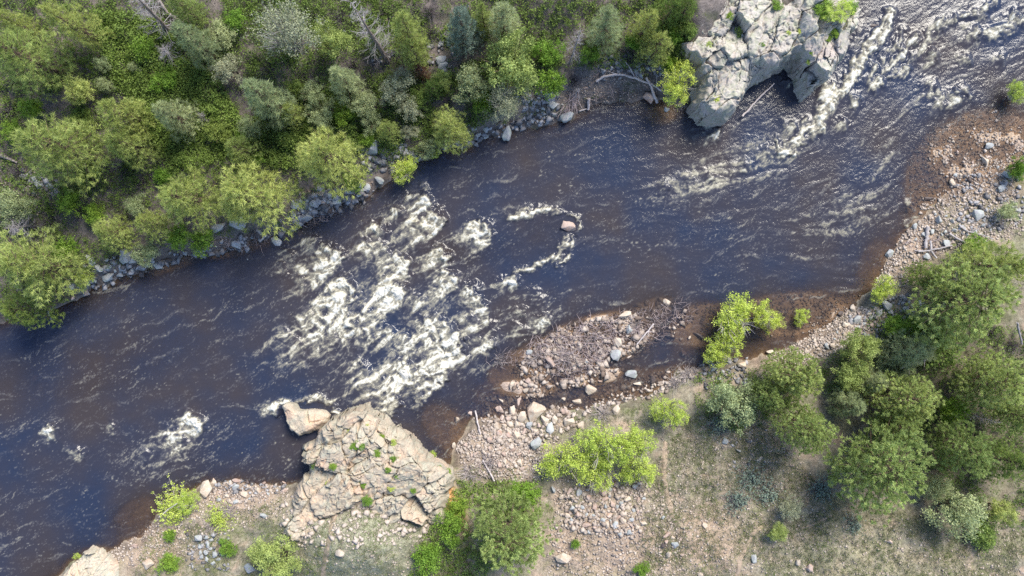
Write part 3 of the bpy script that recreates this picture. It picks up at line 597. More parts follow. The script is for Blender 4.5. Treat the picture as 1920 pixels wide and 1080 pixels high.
BIG = [
 (1063, 215, 16, 'g', 'rounded grey boulder at the waterline under a tangle of bleached twigs'), (948, 247, 18, 'g', 'tall pale grey boulder jutting into the river below the pale green tree', .62, 80), (910, 243, 10, 'g', 'light boulder just upslope of the tall pale boulder at the waterline'),
 (1036, 197, 10, 'g', 'whitish boulder in the stony strip upslope of the twig tangle'), (998, 226, 7, 'g', 'round bluish stone on the earthy ledge between two riverside boulders'), (1098, 165, 5, 'p', 'small reddish stone on the bare bank below the long driftwood limb'),
 (1218, 183, 15, 'p', 'smooth pinkish boulder at the water under the end of the driftwood limb', .8, 40), (1250, 204, 7, 'g', 'small grey rock in amber shallows beside the lime tree'), (1277, 196, 8, 'p', 'mauve rock wedged between the lime tree and the cliff foot'),
 (697, 280, 18, 'g', 'large greenish-grey boulder in the rocks above the bright green bush', .85, 120), (672, 277, 10, 'g', 'mid-sized grey boulder beside the large greenish-grey one'), (722, 284, 8, 'g', 'blocky blue-grey boulder between greenish boulder and bright green bush'), (735, 275, 6, 'g', 'small blue-grey rock uphill of the bright green bush'),
 (827, 113, 13, 'g', 'upper of a pair of lichened boulders between dark trees', .75, 160), (830, 124, 11, 'g', 'lower of a pair of lichened boulders between dark trees', .75, 150), (829, 80, 8, 'g', 'grey boulder on the slope beside the dark spruce'), (645, 58, 6, 'g', 'lone grey stone beside the round green tree by the snag'),
 (770, 356, 10, 'g', 'pale splashed boulder at the water below the bright green bush'), (709, 338, 12, 'g', 'flat grey boulder on the bank left of the bright green bush', .6, 20), (716, 362, 9, 'd', 'dark wet boulder in shade below the flat bank boulder'),
 (410, 427, 17, 'g', 'flat bluish slab under the drooping yellow-green tree', .55, 165), (448, 418, 19, 'g', 'broad pale blue boulder tucked under the big yellow-green tree', .75, 10), (443, 460, 12, 'g', 'cracked grey boulder on the shore with water close below', .75, 60), (465, 487, 14, 'g', 'isolated pale grey boulder standing in the river off the left bank', .75, 150), (515, 453, 14, 'g', 'bluish boulder at the river edge below the big yellow-green tree'),
 (295, 498, 10, 'g', 'round light boulder at the water beside the grey-green shrub'), (233, 478, 17, 'g', 'large pale boulder topping the pile on the left shore', .85, 70), (247, 490, 9, 'g', 'blocky boulder leaning on the pale pile-top boulder'), (203, 520, 14, 'g', 'broad grey boulder at the foot of the boulder pile', .7, 165), (225, 515, 8, 'g', 'round grey boulder at the water beside the broad one'), (167, 487, 14, 'g', 'ridged grey slab on the upslope end of the boulder pile', .6, 40), (183, 503, 13, 'g', 'pale grey slab between ridged slab and broad boulder', .6, 20), (160, 547, 8, 'p', 'mauve stone at the waterline below the small lime bush'), (135, 557, 7, 'p', 'tan stone at the waterline near the dead branch', .7, 80), (133, 538, 9, 'g', 'squarish grey stone beside the small lime bush'),
 (265, 513, 8, 'd', 'dark sunken boulder just off the left boulder pile'), (347, 475, 7, 'g', 'egg-shaped grey stone among the shore stones above brown shallows'), (315, 487, 7, 'd', 'dark stone at the shore between two pale boulders'), (560, 440, 9, 'p', 'reddish boulder at the edge of the rapids by the bank'), (553, 383, 13, 'g', 'light angular boulder on the stony bank beside the yellow tree crown'), (577, 407, 13, 'g', 'blue-green boulder low on the stony bank above dead twigs'), (632, 376, 12, 'g', 'pale lichened boulder near the top of the stony bank above the rapids', .8, 130), (567, 393, 7, 'g', 'small angular block between light boulder and blue-green boulder'), (600, 362, 9, 'p', 'mauve boulder on the stony bank under a yellow-green tree'), (618, 392, 9, 'd', 'dark boulder on the stony bank just above the water'),
 (60, 711, 10, 'p', 'lone tan boulder breaking the river surface far from the bank'), (43, 330, 9, 'g', 'pale stone in the small talus patch on the wooded slope, its upslope end'), (67, 335, 9, 'g', 'grey block in the middle of the small wooded talus patch'), (73, 346, 10, 'g', 'largest pale block of the small wooded talus patch'), (92, 350, 9, 'g', 'grey block at the tree side of the small wooded talus patch'), (527, 267, 6, 'g', 'whitish stone on bare soil among the left bank trees'),
 (1638, 47, 18, 'd', 'dark wet boulder in fast water beside the cliff'), (653, 507, 13, 'd', 'dark boulder with foam curling round it in the rapids'), (683, 412, 9, 'p', 'reddish wet rock in the upper edge of the rapids'), (770, 600, 6, 'p', 'small orange rock in the middle of the whitewater'), (826, 398, 8, 'd', 'brown wet rock beside the topmost whitewater hump'), (920, 508, 8, 'd', 'brown rock just under the surface right of the rapids'), (1395, 232, 9, 'p', 'red-brown wet rock at the foot of the leaning pole'),
 (1259, 539, 13, 'p', 'wedge-shaped pink rock rising from the shallows, outermost of the bar', .65, 110), (1275, 541, 7, 'p', 'small orange-pink rock beside the wedge-shaped pink rock'), (1275, 559, 7, 'p', 'flat pinkish stone in shallows below the pair of pink rocks'), (1249, 567, 10, 't', 'square pale stone at the outer end of the gravel bar'), (1261, 567, 6, 't', 'narrow pale stone touching the square one on the bar'), (1197, 572, 9, 't', 'cream stone alone in ripples above the gravel bar', .6, 10), (1171, 589, 15, 't', 'long cream boulder on the upstream edge of the gravel bar', .5, 170), (1086, 591, 6, 'p', 'small pink stone in ripples before the gravel bar', .6, 70), (1106, 592, 5, 'p', 'tiny reddish stone in ripples before the gravel bar'), (1179, 619, 10, 'g', 'pale grey stone under the bleached stick on the gravel bar'), (1157, 642, 11, 't', 'cream block beside the dark pool on the gravel bar'), (1154, 665, 13, 'g', 'blue-white rounded boulder on the gravel bar, its brightest'), (1037, 611, 10, 'd', 'dark log-like rock at the bar beside the whitewater', .4, 110), (1030, 676, 16, 'p', 'long mauve slab lying in the driftwood mat', .4, 55), (992, 660, 8, 'g', 'grey stone in the thin outer end of the driftwood mat'), (1286, 662, 9, 'p', 'tan angular stone in the dark channel beside the lime bush'), (1236, 680, 8, 'p', 'orange stone in the dark channel behind the gravel bar'), (1195, 691, 11, 'p', 'pinkish block paired with a grey boulder behind the gravel bar'), (1182, 704, 14, 'g', 'grey boulder paired with a pinkish block behind the gravel bar'), (1199, 721, 11, 't', 'low cream stone in the channel close to the bank', .6, 10), (1226, 712, 9, 'd', 'sunken brown stone in the channel close to the bank'), (1252, 664, 9, 'd', 'sunken brown stone in the channel near the gravel bar'), (960, 721, 10, 't', 'oblong cream stone alone in dark water off the stony spit', .5, 115), (990, 715, 9, 'p', 'pinkish stone just below the driftwood mat'), (986, 730, 7, 't', 'small cream stone between driftwood mat and boulder spit'), (1055, 742, 13, 't', 'rounded tan boulder standing in the channel by the spit', .8, 60), (1109, 734, 15, 't', 'angular cream boulder, the largest standing free in the channel'), (1087, 755, 14, 't', 'blocky cream boulder at the spit next to the free-standing one'), (1141, 737, 5, 'p', 'small pink stone in the channel beside the angular cream boulder'), (1310, 630, 11, 'd', 'long dark stone in shallows beside the lime bush', .4, 35), (1126, 714, 5, 'p', 'tiny rusty stone in the channel below the gravel bar'),
 (1005, 772, 27, 't', 'biggest grey-tan boulder of the spit with a split across it', .7, 125), (942, 754, 10, 't', 'pointed cream boulder at the outer tip of the spit'), (972, 755, 10, 'p', 'low pinkish boulder at the outer tip of the spit'), (937, 769, 11, 'p', 'rosy boulder behind the pointed one on the spit'), (940, 782, 9, 'p', 'brownish boulder behind the rosy one on the spit'), (963, 770, 12, 't', 'cream boulder in the middle of the spit'), (979, 782, 12, 't', 'tan boulder pressed against the biggest spit boulder'), (993, 797, 10, 'g', 'shaded grey boulder under the biggest spit boulder'), (983, 809, 7, 'p', 'small pink block behind the biggest spit boulder'), (937, 813, 8, 'p', 'red-brown block where the spit meets the pink gravel'), (1060, 773, 12, 'p', 'brown-pink boulder on the grassy shore by the spit'), (1066, 792, 13, 't', 'smooth grey-tan boulder on the grassy shore by the lime trees'), (1022, 790, 12, 't', 'flat tan boulder right of the biggest spit boulder'), (1033, 802, 13, 'g', 'low grey boulder between spit and lime trees'), (1090, 797, 10, 't', 'pale pointed stone in grass above the lime trees'), (1155, 768, 10, 't', 'tan boulder with dark shadow at the shore above the lime trees'), (1005, 831, 14, 'g', 'pale blue-grey boulder touching the lime trees', .75, 140), (882, 775, 9, 'p', 'pink stone at the water beside the fallen pole'), (855, 748, 7, 'p', 'small pink stone in the water off the cove'), (855, 787, 7, 't', 'small tan stone in the water of the cove'), (975, 865, 9, 't', 'cream stone on the pink gravel beach'), (933, 800, 9, 't', 'cream stone at the head of the pink gravel beach'), (1057, 1045, 16, 't', 'big cream boulder between the dark pine and the stone heap'), (1038, 920, 9, 'g', 'grey stone at the edge of the stone heap by the lime trees', .5, 70), (1243, 948, 5, 't', 'pale round stone beside the worn trail'), (1244, 971, 5, 'g', 'grey stone beside the worn trail'), (1250, 1003, 9, 'p', 'tan block topping the small rock pile in dry grass'), (1265, 1022, 10, 'g', 'greyish block on the side of the small rock pile in dry grass'), (1253, 1040, 7, 't', 'cream stone low in the small rock pile in dry grass'), (1243, 1023, 7, 'd', 'dark shaded stone inside the small rock pile in dry grass'),
 (388, 917, 17, 't', 'biggest cream boulder of the lower shore, beside the leaning willow'), (402, 904, 10, 't', 'tan boulder perched against the biggest lower shore boulder'), (445, 900, 10, 'p', 'reddish block at the waterline of the lower shore'), (443, 915, 9, 'g', 'blue-grey stone in the middle of the lower shore stones'), (418, 902, 7, 'd', 'dark wet stone in the lower shore shallows'), (463, 905, 6, 'd', 'wet brown stone at the lower shore waterline'), (458, 926, 9, 't', 'pale yellow stone of the lower shore'), (483, 922, 9, 't', 'smooth cream stone at the outcrop end of the lower shore'), (532, 907, 6, 'p', 'small reddish stone in water by the outcrop foot'), (532, 920, 7, 'p', 'tan stone on the shore by the outcrop foot'), (252, 1023, 7, 'p', 'orange stone at the gravel shore near the lower picture corner'), (275, 1057, 14, 't', 'cream-grey boulder on the gravel slope by the rock knob'), (493, 967, 9, 'g', 'dark grey block on the grassy slope under the outcrop', .55, 10), (373, 1008, 9, 'g', 'lilac-grey stone at the top of the grey scree'), (635, 1036, 12, 't', 'single pale block lying in grass beside the path', .7, 20), (470, 1067, 13, 'g', 'pale grey block beside the yellow-green shrub'), (648, 905, 8, 't', 'rounded cream block on top of the outcrop beside the path'), (402, 1040, 9, 'g', 'grey stone low on the grey scree'),
 (1760, 415, 10, 'g', 'egg-shaped pale blue boulder on the upper gravel shore', .75, 90), (1717, 425, 7, 'g', 'round grey stone at the upper gravel waterline'), (1668, 477, 10, 'g', 'mottled grey boulder at the water on the pale gravel'), (1832, 404, 16, 'g', 'largest pale green-grey boulder of the upper gravel flat'), (1790, 432, 7, 'g', 'oval pale stone by the driftwood sticks', .6, 10), (1787, 416, 6, 'g', 'small whitish stone on the upper gravel flat'), (1775, 457, 9, 'g', 'bluish boulder inside the driftwood pile'), (1738, 481, 8, 'g', 'pale stone at the end of the driftwood pile'), (1600, 577, 10, 't', 'tan boulder at the inlet of the lower gravel shore'), (1658, 573, 14, 'g', 'greenish flat boulder below the lime bush', .7, 15), (1648, 587, 9, 'g', 'bluish boulder beneath the greenish flat one'), (1585, 608, 9, 't', 'cream block in the middle of the lower gravel shore'), (1607, 600, 10, 'g', 'grey block in the lower gravel shore by the blue boulders'), (1577, 588, 7, 'd', 'dark wet stone at the inlet waterline'), (1550, 648, 9, 'g', 'dark grey pointed stone by the olive bush', .5, 70), (1562, 647, 7, 't', 'pale stone beside the dark pointed stone'), (1447, 661, 10, 't', 'cream boulder between lime bush and olive pine', .65, 10), (1330, 678, 9, 'g', 'blue-grey stone at the foot of the lime bush'), (1340, 692, 8, 'g', 'slate stone on the bank under the lime bush'), (1697, 598, 8, 'g', 'pale round stone among the green bushes'), (1727, 570, 8, 'g', 'grey stone in shade under the big olive pine'), (1698, 580, 7, 'g', 'bluish stone in scree under the big olive pine'), (1672, 585, 7, 'g', 'small greenish stone in scree by the flat boulder'), (1393, 683, 11, 't', 'flat tan slab behind the lime bush', .6, 170), (1788, 342, 9, 't', 'smooth cream stone in the shallow riffle'), (1848, 303, 11, 't', 'pale stone cluster head beside the sandy spit', .6, 60), (1877, 353, 10, 'g', 'grey boulder beside the little white riffle', .7, 140), (1886, 328, 11, 'g', 'wide slate boulder above the little riffle', .7, 20), (1818, 337, 8, 'd', 'dark brown stone in the shallow riffle'), (1855, 273, 10, 'g', 'pale blue boulder at the edge of the sandy spit', .7, 170), (1742, 372, 9, 'd', 'dark wet boulder in brown shallows', .8, 0),
 (1413, 1046, 10, 'g', 'blue-grey block in grass beside the worn trail', .7, 80), (1498, 1055, 8, 't', 'cream stone in the dry grass near a brown boulder'), (1518, 1065, 9, 'p', 'brownish round boulder in dry grass'), (1313, 1078, 9, 't', 'pale boulder cut by the lower picture edge'), (1322, 985, 7, 't', 'upright pale stone beside the grey sage'), (1387, 846, 7, 'g', 'blue-grey shard on stony ground under the pines', .45, 30), (1360, 827, 7, 'g', 'grey stone on stony ground under the pines'), (1427, 860, 6, 't', 'tan stone on stony ground by the yellow-green pine'), (1668, 1017, 7, 'p', 'orange-red stone alone in pale dry grass'), (1483, 1052, 4, 't', 'small white stone in dry grass beside cream stone'),
]
for b in BIG:
    put_rock('boulder', *b[:5], 'boulder', None, *(b[5:]))
# the wedge-shaped rock that splits the current
for (px, py, rad, asp, rot, lab) in ((1062, 424, 19, .62, 10, 'tan wedge-shaped rock splitting the current above the rapids'), (1058, 448, 12, .6, 130, 'brown half-sunken rock just below the wedge that splits the current')):
    put_rock('boulder', px, py, rad, 'p', lab, 'boulder', None, asp, rot, 0.0)
def pxpoly(p): return np.array(p, float)
CLUST = [
 ([(930, 748), (1010, 762), (1045, 790), (1000, 822), (940, 815)], 15, (5, 9), 'tpt', 'tan block of the boulder spit below the gravel bar', 'blocks of the boulder spit'),
 ([(1050, 930), (1085, 905), (1130, 902), (1200, 895), (1212, 930), (1210, 975), (1190, 1005), (1110, 1000), (1060, 985), (1043, 965)], 61, (4, 8.5), 'tpg', 'angular stone in the reddish stone heap below the lime trees', 'stones of the heap below the lime trees'),
 ([(890, 815), (930, 795), (985, 800), (1000, 840), (985, 880), (940, 880), (880, 860), (850, 835)], 31, (3, 7), 'tpp', 'pinkish stone on the gravel beach behind the spit', 'stones on the pink gravel beach'),
 ([(385, 905), (470, 898), (520, 910), (500, 930), (420, 945), (400, 935)], 17, (3, 6.5), 'tpg', 'rounded stone of the lower shore below the leaning willow', 'stones of the lower shore'),
 ([(365, 1000), (400, 1010), (420, 1040), (400, 1060), (370, 1040)], 12, (4, 7), 'g', 'grey stone of the scree strip behind the leaning willow', 'stones of the grey scree'),
 ([(1560, 620), (1600, 585), (1660, 590), (1640, 620), (1600, 640), (1540, 655), (1480, 668)], 19, (3, 6.5), 'tgp', 'stone on the lower gravel shore between lime bushes', 'stones of the lower gravel shore'),
 ([(1690, 555), (1725, 560), (1740, 580), (1715, 600), (1690, 590)], 6, (3, 6), 'g', 'blue-grey stone in the scree under the big olive pine', 'stones of the shaded scree'),
 ([(1750, 400), (1800, 390), (1870, 385), (1880, 430), (1800, 460), (1740, 460), (1690, 450)], 19, (3, 6), 'gtg', 'pale cobble on the upper gravel flat near driftwood', 'cobbles of the upper gravel flat'),
 ([(1770, 260), (1850, 260), (1880, 310), (1830, 340), (1760, 320)], 10, (3, 5.5), 'tgp', 'cobble in the brown shallows by the sandy spit', 'cobbles in the brown shallows'),
 ([(545, 380), (600, 355), (660, 370), (690, 350), (660, 385), (600, 402), (565, 425), (540, 415)], 14, (5, 9), 'ggp', 'blue-grey block of the stony bank beside the rapids', 'blocks of the stony bank'),
 ([(150, 500), (250, 470), (300, 490), (260, 505), (200, 532), (150, 545)], 12, (4, 8), 'g', 'grey stone in the boulder pile on the left shore', 'stones of the left boulder pile'),
 ([(330, 470), (420, 450), (500, 440), (500, 455), (400, 470), (320, 490)], 8, (4, 7), 'gd', 'stone at the waterline under the big yellow-green tree', 'waterline stones'),
 ([(880, 225), (925, 250), (890, 265), (860, 275), (840, 262)], 8, (4, 8), 'ggd', 'rock at the waterline below the olive-green tree', 'waterline rocks'),
 ([(975, 170), (1030, 165), (1050, 190), (1010, 210), (985, 200)], 10, (3, 7), 'g', 'pale blue stone in the stony strip above the waterline ledge', 'stones of the pale strip'),
 ([(1120, 110), (1200, 100), (1240, 130), (1220, 145), (1150, 130)], 10, (4, 8), 'g', 'bluish rock in the stony gully above the driftwood limb', 'rocks of the stony gully'),
 ([(690, 290), (740, 270), (790, 290), (800, 300), (760, 300), (700, 310)], 6, (4, 8), 'g', 'grey rock packed above the bright green bush', 'rocks above the bright green bush'),
 ([(1080, 600), (1180, 590), (1240, 600), (1220, 660), (1120, 690), (1060, 700), (1030, 650)], 14, (2.5, 5), 'tpg', 'small stone among the twigs of the gravel bar', 'stones of the gravel bar'),
 ([(860, 740), (920, 735), (1240, 700), (1300, 640), (1290, 600), (1150, 745), (1000, 745)], 10, (2.5, 5), 'pt', 'small stone poking out of the dark channel water', 'stones in the channel'),
 ([(1235, 1010), (1275, 1000), (1285, 1040), (1255, 1055)], 6, (3.5, 6.5), 'tpd', 'stone of the small rock pile in dry grass', 'stones of the small rock pile'),
 ([(680, 40), (730, 30), (745, 95), (720, 110)], 6, (3.5, 6), 'pg', 'stone on the bare slope beside the leaning snag', 'stones by the snag'),
]
for poly, n, (r0, r1), kinds, lab, grp in CLUST:
    P = pxpoly(poly); lo, hi = P.min(0), P.max(0); got = []; tries = 0
    while len(got) < n and tries < 4000:
        tries += 1; q = lo + rng.random(2) * (hi - lo); rad = r0 + (r1 - r0) * rng.random() ** 1.6
        if not inside(np.array([q[0]]), np.array([q[1]]), P)[0]: continue
        if any((q[0] - a) ** 2 + (q[1] - b) ** 2 < (0.85 * (rad + c)) ** 2 for a, b, c in got): continue
        if any((q[0] - b[0]) ** 2 + (q[1] - b[1]) ** 2 < (0.8 * (rad + b[2])) ** 2 for b in BIG): continue
        got.append((q[0], q[1], rad))
        put_rock('stone', q[0], q[1], rad * 1.1, kinds[tries % len(kinds)], lab, 'stone', grp)

# ------------------------------------------------------------------ gravel (too many to count)
def scatter(poly, n):
    P = pxpoly(poly); lo, hi = P.min(0), P.max(0); q = lo + rng.random((n * 3, 2)) * (hi - lo)
    q = q[inside(q[:, 0], q[:, 1], P)][:n]; return q
OCT = np.array([(1, 0, 0), (-1, 0, 0), (0, 1, 0), (0, -1, 0), (0, 0, 1), (0, 0, -1)], float)
OF = np.array([(0, 2, 4), (2, 1, 4), (1, 3, 4), (3, 0, 4), (2, 0, 5), (1, 2, 5), (3, 1, 5), (0, 3, 5)])
def pebble_field(mb, q, smin, smax, tlo, thi, power=2.5):
    x, y, z = ground_at(q[:, 0], q[:, 1]); n = len(x)
    s = smin + (smax - smin) * rng.random(n) ** power
    v = OCT[None] * (s[:, None, None] * (0.7 + 0.6 * rng.random((n, 6, 1)))); v += rng.normal(0, 0.25, v.shape) * s[:, None, None]
    v[..., 2] *= 0.7; a = rng.random(n) * 6.28; c, sn = np.cos(a)[:, None], np.sin(a)[:, None]
    w = np.stack([v[..., 0] * c - v[..., 1] * sn, v[..., 0] * sn + v[..., 1] * c, v[..., 2]], -1) + np.stack([x, y, z + 0.2 * s], -1)[:, None]
    f = (OF[None] + 6 * np.arange(n)[:, None, None]).reshape(-1, 3)
    mb.add(w.reshape(-1, 3), f, np.repeat(tlo + (thi - tlo) * rng.random(n), 6))
mb = MB()
for poly, n, s0, s1, t0, t1 in [
 ([(1050, 920), (1200, 890), (1215, 975), (1190, 1010), (1060, 995)], 420, .10, .24, .2, .9), ([(890, 815), (985, 800), (1010, 850), (985, 880), (880, 870), (850, 840)], 220, .08, .2, .3, 1), ([(385, 905), (520, 908), (500, 940), (400, 945)], 120, .08, .18, .2, .9), ([(530, 920), (620, 930), (700, 940), (850, 960), (860, 1010), (640, 1030), (520, 1030)], 420, .07, .30, .7, 1), ([(960, 690), (1030, 620), (1180, 575), (1290, 550), (1300, 600), (1180, 700), (1060, 740), (960, 730)], 1300, .07, .30, .0, .85), ([(900, 745), (1000, 740), (1120, 730), (1260, 690), (1330, 690), (1240, 740), (1100, 775), (1040, 830), (1000, 850), (900, 830)], 1000, .08, .24, .2, .9), ([(1560, 620), (1600, 585), (1660, 590), (1600, 640), (1480, 668)], 160, .07, .2, .3, 1), ([(1720, 230), (1880, 230), (1880, 340), (1740, 460), (1690, 450)], 260, .06, .17, .2, .9),
 ([(850, 835), (890, 805), (1000, 800), (1030, 850), (1020, 900), (940, 905), (870, 880)], 2600, .03, .14, .3, 1), ([(1035, 890), (1220, 880), (1270, 980), (1290, 1080), (1020, 1080), (1040, 960)], 3400, .03, .13, .2, .9),
 ([(280, 985), (340, 930), (540, 905), (540, 960), (420, 1000), (330, 1060), (200, 1060), (200, 1035)], 2200, .03, .12, .3, 1), ([(1430, 670), (1500, 640), (1600, 575), (1670, 580), (1600, 650), (1480, 690)], 2200, .03, .12, .3, 1),
 ([(1640, 530), (1690, 440), (1760, 390), (1900, 330), (1920, 440), (1750, 480), (1700, 540)], 3200, .03, .13, .3, 1), ([(1720, 200), (1920, 180), (1920, 330), (1760, 390), (1700, 400)], 3600, .03, .13, .1, .8),
 ([(1000, 690), (1030, 620), (1180, 580), (1280, 570), (1250, 640), (1180, 690), (1060, 720)], 3000, .03, .12, .3, 1), ([(1300, 560), (1500, 540), (1640, 520), (1560, 620), (1420, 640), (1320, 640)], 1600, .04, .12, .0, .5),
 ([(840, 760), (1000, 740), (1250, 700), (1330, 640), (1300, 690), (1100, 760), (880, 790)], 1300, .04, .13, .0, .7), ([(1250, 820), (1420, 760), (1520, 900), (1400, 1080), (1260, 1080)], 1500, .03, .10, .3, 1), ([(560, 900), (860, 900), (860, 1080), (560, 1080)], 1100, .03, .11, .5, 1), ([(1400, 1080), (1500, 980), (1900, 960), (1920, 1080)], 1500, .03, .10, .4, 1), ([(1230, 800), (1420, 760), (1520, 880), (1560, 960), (1400, 1080), (1230, 1080)], 2200, .03, .11, .2, 1),
 ([(250, 500), (330, 480), (500, 462), (600, 410), (560, 450), (400, 490), (260, 520)], 700, .04, .13, .0, .4), ([(1100, 200), (1060, 225), (980, 235), (1000, 180), (1100, 140), (1220, 150), (1220, 180)], 900, .03, .1, .1, .7), ([(0, 300), (110, 330), (130, 420), (0, 420)], 500, .04, .14, .2, .7), ([(540, 420), (560, 360), (700, 340), (690, 370), (600, 400)], 500, .04, .15, .1, .6)]:
    pebble_field(mb, scatter(poly, n), s0, s1, t0, t1)
tag(mb.build('gravel', M['gravel']), 'loose pinkish gravel and cobbles along the shores and shallows', 'gravel', kind='stuff')

mb = MB()
for poly, n, s0, s1 in [([(120, 560), (160, 500), (250, 465), (330, 470), (460, 440), (560, 395), (640, 355), (700, 345), (700, 372), (600, 410), (545, 440), (450, 470), (350, 485), (280, 505), (200, 538)], 520, .10, .34), ([(545, 385), (600, 350), (690, 345), (660, 390), (600, 405), (550, 425)], 170, .15, .40), ([(660, 270), (740, 265), (800, 285), (780, 305), (740, 320), (690, 320)], 110, .12, .36), ([(800, 290), (860, 265), (900, 245), (960, 225), (1050, 205), (1060, 225), (960, 248), (860, 282)], 160, .10, .30), ([(960, 180), (1040, 165), (1060, 200), (990, 220)], 130, .08, .26), ([(1110, 105), (1240, 95), (1250, 140), (1130, 150)], 150, .08, .30), ([(30, 315), (110, 340), (110, 370), (40, 360)], 80, .10, .28), ([(680, 40), (735, 30), (745, 105), (700, 120)], 90, .08, .24), ([(800, 60), (850, 60), (850, 140), (800, 130)], 40, .10, .3), ([(1690, 550), (1740, 560), (1740, 600), (1660, 640), (1600, 640), (1590, 590)], 220, .07, .24), ([(1780, 330), (1920, 320), (1920, 430), (1800, 440)], 240, .07, .24), ([(1310, 670), (1400, 670), (1400, 720), (1310, 730)], 120, .07, .22), ([(350, 1000), (430, 1000), (430, 1070), (350, 1070)], 110, .06, .2), ([(380, 900), (540, 900), (530, 925), (400, 930)], 90, .08, .22), ([(1350, 800), (1440, 800), (1440, 880), (1350, 880)], 60, .05, .16)]:
    pebble_field(mb, scatter(poly, n), s0, s1, .0, 1.0, 1.8)
tag(mb.build('stone_rubble', M['rubble']), 'grey rubble of small blocks filling the gaps between the bank boulders', 'rubble', kind='stuff')

# ------------------------------------------------------------------ worn trails
def trail(pts, w, label):
    P = np.array(pts, float); t = np.linspace(0, len(P) - 1, 90); i = np.minimum(t.astype(int), len(P) - 2); fr = (t - i)[:, None]
    c = P[i] * (1 - fr) + P[i + 1] * fr; c = c + np.stack([noise2(t * 1.3, t * 0 + w, 5), noise2(t * 1.3, t * 0 + 9, 6)], -1) * 2.0
    d = np.gradient(c, axis=0); d /= np.linalg.norm(d, axis=1, keepdims=True); nrm = np.stack([-d[:, 1], d[:, 0]], -1)
    rows = []
    for k, u in enumerate((-1, -.5, 0, .5, 1)):
        ww = w * (0.8 + 0.45 * noise2(t * 2.1 + 5 * k, t * 0 + w, 7))[:, None]
        q = c + nrm * u * ww * sstep(0, 0.05, np.minimum(t, t[-1] - t) / t[-1])[:, None]; x, y, z = ground_at(q[:, 0], q[:, 1]); rows.append(np.stack([x, y, z + (0.06 if abs(u) < 1 else -0.03)], -1))
    v = np.stack(rows, 1); mb = MB(); mb.add(v.reshape(-1, 3), grid_faces(90, 5), 0.5); o = mb.build('path', M['path'], smooth=True)
    tag(o, label, 'path', kind='structure')
trail([(632, 950), (627, 970), (618, 1005), (612, 1035), (608, 1060), (602, 1095)], 7, 'narrow bare dirt path running down from the cream outcrop')
trail([(1246, 825), (1247, 860), (1244, 900), (1256, 945), (1262, 975)], 7, 'faint earthy trail beside the lime trees')
trail([(1430, 985), (1412, 1000), (1398, 1025), (1388, 1050), (1380, 1090)], 6.5, 'thin dirt trail crossing the dry grass')
trail([(1560, 965), (1545, 975), (1520, 985), (1500, 990)], 2.5, 'short faint trail under the pines')

# ------------------------------------------------------------------ plants
def unit(v): return v / (np.linalg.norm(v, axis=-1, keepdims=True) + 1e-9)
def blades(mb, c, out, n, Ln, wd, up, ob, tint, r, jit=0.04):
    """needle tufts: n thin blades round every centre c"""
    k = len(c); d = unit(r.normal(0, 0.75, (k, n, 3)) + out[:, None] * ob + np.array([0, 0, up]))
    L_ = Ln * r.uniform(0.65, 1.25, (k, n, 1)); b = c[:, None] + r.normal(0, jit, (k, n, 3)); tip = b + d * L_
    sd = unit(np.cross(d, r.normal(0, 1, (k, n, 3)))) * wd * 0.5
    v = np.stack([b - sd, b + sd, tip], 2).reshape(-1, 3)
    t = np.repeat(np.clip(tint[:, None] + r.normal(0, 0.10, (k, n)), 0, 1).ravel(), 3)
    mb.add(v, np.arange(len(v)).reshape(-1, 3), t)
def leaves(mb, c, n, rad, sz, tint, r, up=0.5):
    k = len(c); p = c[:, None] + r.normal(0, 1, (k, n, 3)) * np.asarray(rad).reshape(-1, 1, 1) * 0.55
    d = unit(r.normal(0, 1, (k, n, 3)) + np.array([0, 0, 0.2])); nn = unit(r.normal(0, 0.7, (k, n, 3)) + np.array([0, 0, up + 0.4]))
    sd = unit(np.cross(d, nn)); s = sz * r.uniform(0.6, 1.3, (k, n, 1))
    v = np.stack([p - d * s, p + sd * s * 0.55, p + d * s, p - sd * s * 0.55], 2).reshape(-1, 3)
    t = np.repeat(np.clip(tint[:, None] + r.normal(0, 0.10, (k, n)), 0, 1).ravel(), 4)
    mb.add(v, np.arange(len(v)).reshape(-1, 4), t)
PROTO = {}
def proto(key, parts): PROTO.setdefault(key, []).append(parts)       # parts: list of (name, mesh)
